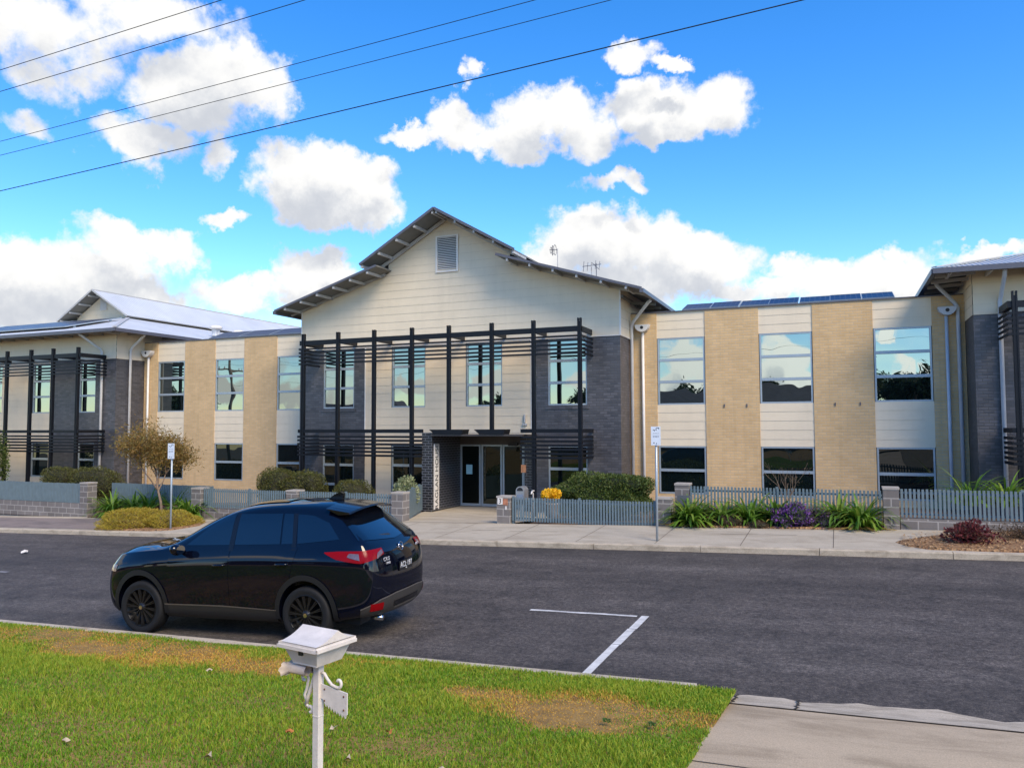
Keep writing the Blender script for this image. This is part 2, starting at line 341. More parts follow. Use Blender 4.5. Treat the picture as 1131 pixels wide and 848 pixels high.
XS = np.concatenate([np.linspace(-400, -62, 20), np.linspace(-60, 30, 61), np.linspace(35, 400, 20)])
struct(sheet('terrain', XS, np.concatenate([np.linspace(-300, -6, 12), [8, 17, 26], np.linspace(50, 400, 8)]), lambda x, y: zroad(x) - .35, M['dirt'], loc=(0, 0, 0)))
struct(sheet('road', XS, [7.80, 10, 12, 14, 17.27], lambda x, y: zroad(x), M['asphalt'], loc=(0, 0, 0)))
def zpath(x, y): return zroad(x) + .13 + .033 * (y - 17.4)
struct(sheet('footpath', XS[10:-10], [17.38, 18.2, 19, 20.0], zpath, M['path'], loc=(0, 0, 0)))
struct(sheet('brown_path', np.linspace(-60, -21.4, 20), [17.5, 18.5, 19.6], lambda x, y: zpath(x, y) + .006, M['brownpath'], loc=(0, 0, 0)))
def kerb(name, x0, x1, y0, y1, h, seg, mat, tilt=0, jag=0):
    mb = MB(); x = x0
    while x < x1:
        e = min(x + seg, x1) - .012
        a, b = zroad(x), zroad(e); jf = jag * random.random(); jb = .004 * random.random(); bev = .025
        sec = lambda z: [(y0 - jf, z - .2), (y0 - jf, z + h - bev), (y0 - jf + bev * .6, z + h - .004 + jb), (y1 - .01, z + h + tilt + jb), (y1, z - .2)]
        p = [(x, yy, zz) for yy, zz in sec(a)]; q = [(e, yy, zz) for yy, zz in sec(b)]
        n = 5; mb.add(p + q, [tuple(range(n))[::-1], tuple(range(n, 2 * n))] + [(i, (i + 1) % n, n + (i + 1) % n, n + i) for i in range(n)])
        x += seg
    return struct(mb.build(name, mat, loc=(0, 0, 0)))
kerb('far_kerb', -70, 40, 17.25, 17.40, .13, 2.4, M['gutter'])
kerb('near_kerb', -60, -1.35, 7.90, 8.05, .11, 2.4, M['gutter'], jag=-.02)
# joints scored across the footpath
mb = MB()
for x in np.arange(-20.5, 1.2, 1.85):
    z = zpath(x, 17.45) + .004; z2 = zpath(x, 19.95) + .004
    mb.quad((x, 17.45, z), (x + .014, 17.45, z), (x + .014, 19.95, z2), (x, 19.95, z2))
for x0, x1, y0 in ((-9.0, -8.15, 18.75), (-7.9, -6.6, 18.72), (-2.6, -.9, 18.9)):
    z = zpath(x0, y0) + .004; zz = zpath(x1, y0) + .004; mb.quad((x0, y0, z), (x1, y0 + .05, zz + .002), (x1, y0 + .075, zz + .002), (x0, y0 + .02, z))
struct(mb.build('path_joint', simple('joint_dirt', (.10, .08, .06), .95), loc=(0, 0, 0)))
# crossover apron, rough edged gutter and driveway on the near side
gx = np.linspace(-1.55, 30, 190)
mb = MB()
for a, b in zip(gx, gx[1:]):
    w = lambda x: 8.17 + .05 * math.sin(x * 3.1) + .035 * math.sin(x * 8.3 + 1) + .02 * math.sin(x * 19.) + .015 * math.sin(x * 43.)
    mb.quad((a, 7.60, zroad(a) + .10), (b, 7.60, zroad(b) + .10), (b, 7.90, zroad(b) + .04), (a, 7.90, zroad(a) + .04))
    mb.quad((a, 7.90, zroad(a) + .04), (b, 7.90, zroad(b) + .04), (b, w(b), zroad(b) + .006), (a, w(a), zroad(a) + .006))
struct(mb.build('gutter', M['gutter'], loc=(0, 0, 0), smooth=True))
def zdrive(x, y): return zlawn(x, y) - .013 - .052 * max(0, (y - 6.4) / 1.205) ** 1.3
struct(sheet('driveway', np.linspace(-.99, 3.3, 8), [1.5, 3.5, 5.5, 6.4, 6.8, 7.2, 7.605], zdrive, M['drive'], loc=(0, 0, 0)))
mb = MB()
for x in (-.35, 1.45): pass
def dz(x, y): return zdrive(x, y) + .004
mb.quad((-1.0, 7.588, dz(-1, 7.588)), (3.3, 7.588, dz(3.3, 7.588)), (3.3, 7.612, dz(3.3, 7.605) + .002), (-1.0, 7.612, dz(-1, 7.605) + .002))
mb.quad((-.98, 5.47, dz(-.98, 5.47)), (3.3, 5.40, dz(3.3, 5.4)), (3.3, 5.414, dz(3.3, 5.414)), (-.98, 5.484, dz(-.98, 5.484)))
for x, y0, y1 in ((-.99, 7.60, 8.12), (-.42, 7.60, 8.14), (1.1, 7.6, 7.9)):
    for k in range(6):
        ya, yb = y0 + (y1 - y0) * k / 6, y0 + (y1 - y0) * (k + 1) / 6; j = .02 * math.sin(k * 2.3 + x)
        za = lambda y: zroad(x) + (.10 - (y - 7.60) * .20 if y < 7.90 else .04 - (y - 7.90) * .126) + .005
        if x < 1: mb.quad((x + j, ya, za(ya)), (x + j + .025, ya, za(ya)), (x - j + .02, yb, za(yb)), (x - j, yb, za(yb)))
struct(mb.build('slab_joint', simple('crack_dirt', (.035, .028, .02), .95), loc=(0, 0, 0)))
struct(sheet('lawn_soil', np.linspace(-60, -.97, 60), np.concatenate([[-30], np.linspace(.5, 7.9, 14)]), lambda x, y: zlawn(x, max(y, .5)) - .015, simple('thatch', (.29, .17, .045), .95, var=.35, scale=5, bump=.7, bscale=50), loc=(0, 0, 0)))
struct(sheet('verge_soil', np.linspace(3.32, 60, 20), np.concatenate([[-30], np.linspace(.5, 7.46, 5)]), lambda x, y: zlawn(x, max(y, .5)) - .015, M['dirt'], loc=(0, 0, 0)))
struct(sheet('front_yard', np.linspace(-.97, 3.32, 4), [-30, .5, 1.5], lambda x, y: zlawn(x, .5) - .03, M['drive'], loc=(0, 0, 0)))
# painted parking bay corner
mb = MB(); zl = .005
def lineq(x0, x1, y0, y1): mb.quad((x0, y0, zroad(x0) + zl), (x1, y0, zroad(x1) + zl), (x1, y1, zroad(x1) + zl), (x0, y1, zroad(x0) + zl))
for a in np.linspace(-4.36, -2.72, 12)[:-1]: lineq(a, a + .151, 11.10 + .008 * math.sin(a * 9), 11.175 + .008 * math.sin(a * 7))
lineq(-2.67, -2.57, 8.22, 9.6); lineq(-2.67, -2.56, 9.615, 10.4); lineq(-2.66, -2.55, 10.415, 11.175)
struct(mb.build('parking_line', M['line'], loc=(0, 0, 0)))
mb = MB(); lineq(-17.6, -16.85, 11.60, 11.72)
struct(mb.build('faded_line', simple('faded_paint', (.22, .21, .205), .8, var=.5, scale=9), loc=(0, 0, 0)))
# yard behind the fences, and the beds
struct(sheet('yard', np.linspace(-60, 40, 40), [20.0, 20.4, 22, 27], lambda x, y: min(max(zroad(x) + .20, -.35), .45) if not -12.1 < x < -8.3 else .0, M['soil'], loc=(0, 0, 0)))
struct(sheet('entry_path', np.linspace(-12.9, -8.4, 6), [19.98, 21, 22.5, 23.3, 25.6], lambda x, y: zpath(x, 20) * min(1, max(0, (23 - y) / 3)) + .006 + .024 * min(1, max(0, (y - 20) / 3)), M['path'], loc=(0, 0, 0)))
def bed(name, pts, zf, mat, h=.03):
    """mulch bed: polygon fan with a soft rise"""
    c = np.mean(pts, axis=0); n = len(pts); V = []; F = []
    rings = [1.0, .97, .8, .5, .2]
    for k, s in enumerate(rings):
        for p in pts:
            x, y = c + (np.array(p) - c) * s; V.append((x, y, zf(x, y) + (0 if k == 0 else h + .012 * random.random())))
    V.append((c[0], c[1], zf(*c) + h))
    for k in range(len(rings) - 1):
        for i in range(n): F.append((k * n + i, k * n + (i + 1) % n, (k + 1) * n + (i + 1) % n, (k + 1) * n + i))
    mb = MB(); mb.add(V, F + [((len(rings) - 1) * n + i, (len(rings) - 1) * n + (i + 1) % n, len(V) - 1) for i in range(n)])
    return struct(mb.build(name, mat, loc=(0, 0, 0), smooth=True))
bed('left_bed', [(-21.4, 17.5), (-20, 17.42), (-19, 17.45), (-18.4, 17.7), (-18.2, 18.6), (-18.7, 19.4), (-19.4, 19.9), (-19.6, 20.9), (-22, 20.95), (-24.7, 20.9), (-24.7, 19.9), (-23, 19.7), (-21.8, 19.2)], zpath, M['mulch'])
bed('right_bed', [(1.2, 17.9), (1.6, 17.5), (3, 17.42), (6, 17.42), (9, 17.42), (9, 19.7), (6, 19.85), (3.2, 19.8), (2.2, 19.4), (1.5, 18.8), (1.05, 18.3)], zpath, M['mulch'])
bed('middle_bed', [(-4.0, 20.0), (-3.0, 19.85), (-1.5, 19.85), (0, 19.85), (.92, 19.9), (.92, 20.9), (-1.5, 20.95), (-3.9, 20.95)], lambda x, y: zpath(x, 20), M['mulch'])

# ------------------------------------------------------------------ the office building
B = thing('office_building', (-12.68, 25.8, 0), 'two-storey cream, tan and slate brick office building with gabled entry and black sun screens', 'office building')
YW, YC, YL = 25.806, 24.43, 24.35
PAR = 6.66
def window(x0, x1, z0, z1, y, trans=(), parent=B, low=False, fr=.05, gl=None, extra=()):
    mb = MB(); d0, d1 = y + .03, y + .11
    mb.box(x0, x0 + fr, d0, d1, z0, z1); mb.box(x1 - fr, x1, d0, d1, z0, z1)
    mb.box(x0 + fr, x1 - fr, d0, d1, z0, z0 + fr); mb.box(x0 + fr, x1 - fr, d0, d1, z1 - fr, z1)
    for t in trans: mb.box(x0 + fr, x1 - fr, d0 - .006, d1, t - .045, t + .045)
    for xa, xb, t0, t1 in extra: mb.box(xa, xb, d0 + .01, d1, t0, t1)
    w = mb.build('window', M['alu'], parent)
    zs = [z0 + fr * .5] + sorted(trans) + [z1 - fr * .5]; g = MB()
    for a, b in zip(zs, zs[1:]): g.quad((x0 + fr * .5, y + .075, a), (x1 - fr * .5, y + .075, a), (x1 - fr * .5, y + .075, b), (x0 + fr * .5, y + .075, b))
    g.build('pane', gl or (M['glass_low'] if low else M['glass']), w)
    return w
def wall_boxes(mb, x0, x1, z0, z1, y, d, holes=()):
    for a, b, c, e in rects(x0, x1, z0, z1, holes): mb.box(a, b, y, y + d, c, e)
# --- linking wings: tan brick strips between cream panels with tall windows
def wing(strips, panels, x0, x1, skip_last=False):
    for a, b in strips: mb = MB(); mb.box(a, b, YW, YW + .25, -1.2, PAR); mb.build('brick_wall', M['tan'], B)
    for a, b in panels:
        mb = MB(); mb.box(a, b, YW + .012, YW + .25, -1.2, .65); mb.build('brick_wall', M['tan'], B)
        mb = MB(); boards(mb, YW + .03, a, b, 5.80, PAR, z_ref=5.79); mb.build('cladding', M['clad'], B)
        mb = MB(); boards(mb, YW + .03, a, b, 2.22, 3.58, z_ref=2.16); mb.build('cladding', M['clad'], B)
    mb = MB(); mb.box(x0, x1, YW - .03, YW + .3, PAR, PAR + .035); mb.build('parapet_cap', M['flash'], B)
    mb = MB(); mb.slab((x0, YW + .3, PAR - .12), (x1, YW + .3, PAR - .12), (x1, 48, PAR - .3), (x0, 48, PAR - .3), .2); mb.box(x0, x1, YW + .24, 48, -1.2, PAR - .5); mb.build('roof', M['flash'], B)
    for i, (a, b) in enumerate(panels):
        window(a + .02, b - .02, 3.58, 5.80, YW, (5.065, 4.34))
        window(a + .02, b - .02, .66, 2.22, YW, (1.43,), low=True)
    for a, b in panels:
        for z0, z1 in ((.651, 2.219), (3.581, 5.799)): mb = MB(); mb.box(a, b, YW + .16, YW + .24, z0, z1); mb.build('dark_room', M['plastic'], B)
wing([(-6.40, -5.52), (-3.94, -2.26), (-.66, 1.05), (2.63, 3.48)], [(-5.52, -3.94), (-2.26, -.66), (1.05, 2.63)], -6.38, 3.46)
wing([(-28.64, -27.84), (-26.26, -24.56), (-22.98, -21.28), (-19.70, -19.0)], [(-27.84, -26.26), (-24.56, -22.98), (-21.28, -19.70)], -28.62, -18.98)
# --- sun screens of black posts, rails and louvres
def sunscreen(x0, x1, yw, yp, posts, zlow_spans, full_posts, returns=(True, True)):
    mb = MB()
    mb.box(x0, x1, yp - .03, yp + .05, 5.86, 6.03)
    for x in posts: mb.box(x - .03, x + .03, yp + .05, yw, 5.88, 6.0)
    if returns[0]: mb.box(x0, x0 + .06, yp + .05, yw, 5.86, 6.03)
    if returns[1]: mb.box(x1 - .06, x1, yp + .05, yw, 5.86, 6.03)
    for a, b, r0, r1 in zlow_spans:
        mb.box(a, b, yp - .04, yp + .06, 2.68, 2.80)
        if r0: mb.box(a, a + .06, yp + .06, yw, 2.68, 2.80)
        if r1: mb.box(b - .06, b, yp + .06, yw, 2.68, 2.80)
    s = mb.build('sun_screen', M['steel'], B)
    mb = MB()
    for z in (5.72, 5.585, 5.45, 5.315, 5.18, ):
        mb.box(x0 - .02, x1 + .02, yp - .055, yp - .02, z - .03, z + .03)
        if returns[0]: mb.box(x0 - .02, x0 + .02, yp - .02, yw, z - .03, z + .03)
        if returns[1]: mb.box(x1 - .02, x1 + .02, yp - .02, yw, z - .03, z + .03)
    for a, b, r0, r1 in zlow_spans:
        for z in (2.54, 2.41, 2.28, 2.15, 2.02, 1.89):
            mb.box(a, b, yp - .07, yp - .02, z - .036, z + .036)
            if r0: mb.box(a, a + .05, yp - .02, yw, z - .036, z + .036)
            if r1: mb.box(b - .05, b, yp - .02, yw, z - .036, z + .036)
    mb.build('louvre', M['steel'], s)
    for x in posts:
        mb = MB(); z0 = -1.0 if x in full_posts else 2.78
        mb.box(x - .06, x - .02, yp - .06, yp + .06, z0, 6.28); mb.box(x + .02, x + .06, yp - .06, yp + .06, z0, 6.28); mb.box(x - .02, x + .02, yp - .045, yp + .045, z0, 6.17)
        mb.build('post', M['steel'], s)
    return s
# --- central gabled block
CX = -12.67; PX = [-17.96, -16.45, -14.94, -13.42, -12.0, -10.42, -8.95, -7.40]
WIN = [(-17.95, -16.56), (-14.94, -13.55), (-11.94, -10.56), (-8.90, -7.54)]
hu = [(a, b, 3.58, 5.80) for a, b in WIN]; hl = [(WIN[0][0], WIN[0][1], .40, 2.24), (WIN[3][0], WIN[3][1], .72, 2.24)]
mb = MB()
wall_boxes(mb, -19.02, -16.07, -1.0, 5.83, YC, .25, [hu[0], hl[0]])
mb.box(-19.02, -18.77, YC + .25, YW + .1, -1.0, 5.83)
mb.build('slate_brick_wall', M['slate'], B); mb = MB()
wall_boxes(mb, -9.49, -6.41, -1.0, 5.83, YC, .25, [hu[3], hl[1]])
mb.box(-6.66, -6.41, YC + .25, YW + .1, -1.0, 5.83)
mb.build('slate_brick_wall', M['slate'], B)
for a, b in (WIN[0], WIN[3]): mb = MB(); mb.box(a - .06, b + .06, YC - .03, YC + .02, 3.45, 3.578); mb.build('sill', M['slate'], B)
mb = MB()
def gl(z): return CX - gw(z)
def gr(z): return CX + gw(z)
def gw(z):
    if z < 7.30: return 6.27
    if z < 8.50: return 6.27 + (z - 7.30) * (2.42 - 6.27) / (8.50 - 7.30)
    if z < 8.92: return 2.42
    return max(0, 2.42 * (10.32 - z) / (10.32 - 8.92))
boards(mb, YC - .01, gl, gr, 5.83, 7.2999, lap=.287, z_ref=5.83); boards(mb, YC - .01, gl, gr, 7.3001, 8.4999, lap=.287, z_ref=5.83)
vent = [(-13.10, -12.24, 8.37, 9.67)]
boards(mb, YC - .01, gl, gr, 8.5001, 8.9199, holes=vent, lap=.287, z_ref=5.83); boards(mb, YC - .01, gl, gr, 8.9201, 10.319, holes=vent, lap=.287, z_ref=5.83)
mb.build('gable_wall', M['clad'], B)
mb = MB(); boards(mb, YC + .0, -16.07, -9.49, 2.57, 5.83, [(WIN[1][0], WIN[1][1], 3.58, 5.80), (WIN[2][0], WIN[2][1], 3.58, 5.80)], lap=.287, z_ref=2.38)
mb.build('cladding', M['cladg'], B); mb = MB()
boards(mb, YC + .0, -16.07, -13.02, -.6, 2.57, [(-14.95, -13.55, .45, 2.24)], lap=.287, z_ref=2.38)
mb.build('cladding', M['cladg'], B)
mb = MB(); boards(mb, -6.40, YC - .01, 48, 5.83, 7.35, lap=.287, z_ref=5.83, axis='+x'); mb.build('side_cladding', M['clad'], B); mb = MB(); boards(mb, -18.94, YC - .01, 48, 5.83, 7.35, lap=.287, z_ref=5.83, axis='-x'); mb.build('side_cladding', M['clad'], B)
mb = MB(); mb.box(-18.95, -6.40, YC - .03, YC - .002, 5.80, 5.828); mb.box(-6.41, -6.375, YC - .03, YW, 5.80, 5.828)
for x in (-16.07, -9.49): mb.box(x - .02, x + .02, YC - .02, YC + .01, 2.7, 5.80)
for x in (CX - 6.27, CX + 6.27): mb.box(x - .025, x + .025, YC - .035, YC + .01, 5.83, 7.3)
mb.build('corner_trim', M['white'], B)
for i, (a, b) in enumerate(WIN): window(a, b, 3.58, 5.80, YC, (5.06, 4.33))
window(WIN[0][0], WIN[0][1], .40, 2.24, YC, (1.48, .76), low=True); window(-14.95, -13.55, .45, 2.24, YC, (1.5, .77), low=True); window(WIN[3][0], WIN[3][1], .72, 2.24, YC, (1.48,), low=True)
mb = MB()
for z in np.arange(8.40, 9.65, .062): mb.quad((-13.06, YC - .05, z), (-12.28, YC - .05, z), (-12.28, YC - .01, z + .045), (-13.06, YC - .01, z + .045))
mb.box(-13.12, -13.05, YC - .06, YC, 8.36, 9.68); mb.box(-12.29, -12.22, YC - .06, YC, 8.36, 9.68); mb.box(-13.05, -12.29, YC - .06, YC, 8.36, 8.41); mb.box(-13.05, -12.29, YC - .06, YC, 9.63, 9.68)
v = mb.build('gable_vent', M['white'], B)
mb = MB(); mb.box(-13.05, -12.29, YC + .005, YC + .05, 8.41, 9.63); mb.build('vent_backing', M['plastic'], v)
mb = MB(); mb.box(-18.7, -6.7, YC + .27, 48, 2.75, 7.0); mb.prism([(-18.5, YC + .3, 7.0), (-6.8, YC + .3, 7.0), (CX + 2.3, YC + .3, 8.4), (CX, YC + .3, 9.8), (CX - 2.3, YC + .3, 8.4)], (0, 23, 0)); mb.box(-18.7, -13.3, YC + .27, 48, -1, 2.75); mb.box(-9.5, -6.7, YC + .27, 48, -1, 2.75); mb.box(-13.3, -9.5, 26.4, 48, -1, 2.75)
mb.build('dark_interior', M['plastic'], B)
# roof: two slopes each side, the upper one steeper
YF = 23.42; YB = 50
mb = MB()
EL, ER = -19.44, -5.45
for s, ex in ((-1, EL), (1, ER)):
    ez = 8.58 - .304 * (abs(ex - CX) - 2.42)
    mb.slab((CX + s * 2.30, YF, 8.62), (ex, YF, ez), (ex, YB, ez), (CX + s * 2.30, YB, 8.62), .05, 0, 1)
    mb.slab((CX, YF - .02, 10.42), (CX + s * 2.98, YF - .02, 8.70), (CX + s * 2.98, YB, 8.70), (CX, YB, 10.42), .05, 0, 1)
rf = mb.build('roof', [M['roof_dark'], M['soffit']], B)
mb = MB()
for s, ex in ((-1, EL), (1, ER)):
    for k in range(5):
        t = .02 + k * .24; x = CX + s * (2.98 * t + .02); z = 10.42 - 1.72 * t - .10
        mb.box(x - .035, x + .035, YF, YC + .1, z - .06, z + .04)
    n = 6
    for k in range(n):
        t = (k + .15) / (n - .3); x = CX + s * (2.6 + (abs(ex - CX) - 2.6 - .06) * t); z = 8.58 - .304 * (abs(x - CX) - 2.42) - .09
        mb.box(x - .035, x + .035, YF, YC + .1, z - .06, z + .035)
    mb.bar((CX, YC - .10, 10.27), (CX + s * 2.9, YC - .10, 8.60), .05, .12)
    mb.bar((CX + s * 2.5, YC - .10, 8.46), (ex, YC - .10, 8.50 - .304 * (abs(ex - CX) - 2.42)), .05, .10)
mb.build('rafter', M['trim'], rf)
mb = MB()
for s, ex in ((-1, EL), (1, ER)):
    ez = 8.58 - .304 * (abs(ex - CX) - 2.42)
    mb.bar((CX, YF - .045, 10.41), (CX + s * 3.0, YF - .045, 8.685), .02, .09); mb.bar((CX + s * 2.32, YF - .03, 8.60), (ex, YF - .03, ez - .015), .02, .08)
    mb.box(ex - .06, ex + .06, YF - .04, YB, ez - .14, ez - .02)
mb.build('barge_board', M['flash'], rf)
mb = MB()
for y in np.arange(25.6, 40, .9): mb.bar((-6.35, y, 7.02), (ER - .05, y, 6.93), .05, .10)
mb.box(-6.38, -6.30, YC, 45, 7.02, 7.12); mb.build('eave_framing', M['soffit'], rf)
sunscreen(-18.12, -7.34, YC, 23.25, PX, [(-18.15, -13.0, True, False), (-9.40, -7.33, False, True)], PX[:4] + PX[6:])
# entry: dark brick pier with the building's name, flat canopy, glazed doors set back
mb = MB(); mb.box(-13.02, -12.63, 23.25, 25.75, -.4, 2.68); pier = mb.build('entry_pier', M['black_brick'], B); mb = MB(); mb.box(-9.85, -9.49, 24.70, 25.75, -.4, 2.57)
mb.build('door_reveal', M['black_brick'], B)
mb = MB(); mb.box(-12.629, -12.60, 23.37, 23.70, .10, 2.30); sg = mb.build('name_sign', M['white'], pier)
text_part('lettering', 'RAGLAN HOUSE', .30, M['steel'], sg, (-12.597, 23.535, 1.20), (0, 0, 1), (0, -1, 0), .002)
mb = MB(); mb.box(-12.62, -9.3, 23.12, 25.7, 2.57, 2.625); mb.box(-12.62, -9.85, 25.33, 25.75, 2.24, 2.57); can = mb.build('canopy', simple('canopy_sheet', (.06, .05, .045), .5), B)
mb = MB()
for x0, x1, in ((-12.66, -11.40), (-11.0, -9.90)):
    mb.prism([(x0, 23.08, 2.79), (x1, 23.08, 2.79), (x1 - .04, 23.08, 2.63), (x0 + .2, 23.08, 2.63)], (0, .5, 0))
mb.build('post_seat', M['steel'], can)
mb = MB(); mb.box(-10.7, -10.35, 25.25, 25.33, 2.2, 2.3); mb.build('door_sensor', M['plastic'], can)
def door(name, x0, x1, y, z0=.05, z1=2.24, fr=.06):
    mb = MB(); mb.box(x0, x0 + fr, y, y + .08, z0, z1); mb.box(x1 - fr, x1, y, y + .08, z0, z1); mb.box(x0 + fr, x1 - fr, y, y + .08, z0, z0 + .09); mb.box(x0 + fr, x1 - fr, y, y + .08, z1 - fr, z1)
    d = mb.build(name, M['alu'], B); g = MB(); g.quad((x0 + fr, y + .04, z0 + .09), (x1 - fr, y + .04, z0 + .09), (x1 - fr, y + .04, z1 - fr), (x0 + fr, y + .04, z1 - fr)); g.build('pane', M['door_glass'], d); return d
d1 = door('entry_panel', -12.62, -11.82, 25.37); d1.children[0].data.materials[0] = glass('dark_panel_glass', tint=(.4, .45, .43), dark=(.002, .004, .0035), fac=.01); door('sliding_door', -11.80, -11.0, 25.40); door('sliding_door', -10.98, -10.18, 25.42); door('entry_panel', -10.16, -9.84, 25.37, fr=.03)
mb = MB(); mb.box(-12.38, -12.14, 25.355, 25.37, 1.18, 1.52); mb.build('door_notice', simple('pale_blue_notice', (.35, .62, .68), .6, var=.1), d1)
mb = MB(); mb.box(-9.98, -9.80, 24.68, 24.698, 1.32, 1.58); mb.build('wall_notice', simple('orange_notice', (.55, .26, .13), .6, var=.35, scale=14), B)
mb = MB(); mb.box(-12.6, -9.85, 25.9, 26.3, -.2, 2.6); mb.build('lobby', simple('dim_lobby', (.03, .035, .03), .8), B)
mb = MB()
mb.tube([(-9.72, YC - .05, 3.28), (-9.72, YC - .05, 3.02)], .035, 8); mb.box(-9.80, -9.64, YC - .07, YC - .01, 2.92, 2.98)
mb.build('wall_lamp', M['trim'], B)
# --- downpipes and their half-round rain heads
def downpipe(pts, mat=None, r=.055): mb = MB(); mb.tube(pts, r, 12); return mb.build('downpipe', mat or M['pipe'], B, smooth=True)
def rain_head(x, z, w, mat=None):
    y0 = YW - .24; mb = MB(); arc = [(x + w / 2 * math.cos(t), y0, z + w / 2 * 1.02 * math.sin(t)) for t in np.linspace(math.pi, 2 * math.pi, 14)]
    mb.prism(arc, (0, .235, 0)); rh = mb.build('rain_head', mat or M['pipe'], B)
    mb = MB(); mb.lathe([(0, 0), (.055, 0)], 16, axis='y', c=(x, y0 - .004, z - .10)); mb.build('overflow_hole', M['plastic'], rh)
downpipe([(-5.52, 25.0, 6.98), (-5.62, 25.0, 6.9), (-6.28, 25.6, 6.36), (-6.33, 25.66, 6.22), (-6.33, 25.66, -.4)]); rain_head(-5.97, 6.27, .48); downpipe([(-5.97, 25.72, 6.03), (-5.97, 25.72, -.4)], r=.048)
downpipe([(2.72, 25.3, 6.95), (2.78, 25.4, 6.88), (3.22, 25.68, 6.42), (3.30, 25.72, 6.28), (3.30, 25.72, -.4)], M['pipe_b']); rain_head(3.02, 6.31, .48, M['pipe_b']); downpipe([(3.00, 25.72, 6.05), (3.00, 25.72, -.4)], M['pipe_b'], r=.048)
downpipe([(4.13, 23.5, 7.0), (4.13, 23.62, 6.8), (4.13, 24.2, 6.35), (4.11, 24.27, 6.2), (4.10, 24.27, -.4)], M['pipe_b'])
downpipe([(-30.0, 23.5, 7.0), (-29.95, 23.55, 6.9), (-29.46, 24.2, 6.3), (-29.44, 24.27, 6.15), (-29.44, 24.27, -1)]); downpipe([(-27.72, 25.0, 6.98), (-27.8, 25.0, 6.9), (-28.5, 25.0, 6.40), (-28.58, 25.0, 6.28), (-28.58, 25.0, -1)]); rain_head(-28.33, 6.30, .56); downpipe([(-28.31, 25.72, 6.03), (-28.31, 25.72, -.6)], r=.048)
for x in (-3.35, -2.65, -.05, .65): mb = MB(); mb.box(x - .015, x + .015, YW - .03, YW, 3.48, 3.58); mb.build('wall_hook', M['flash'], B)
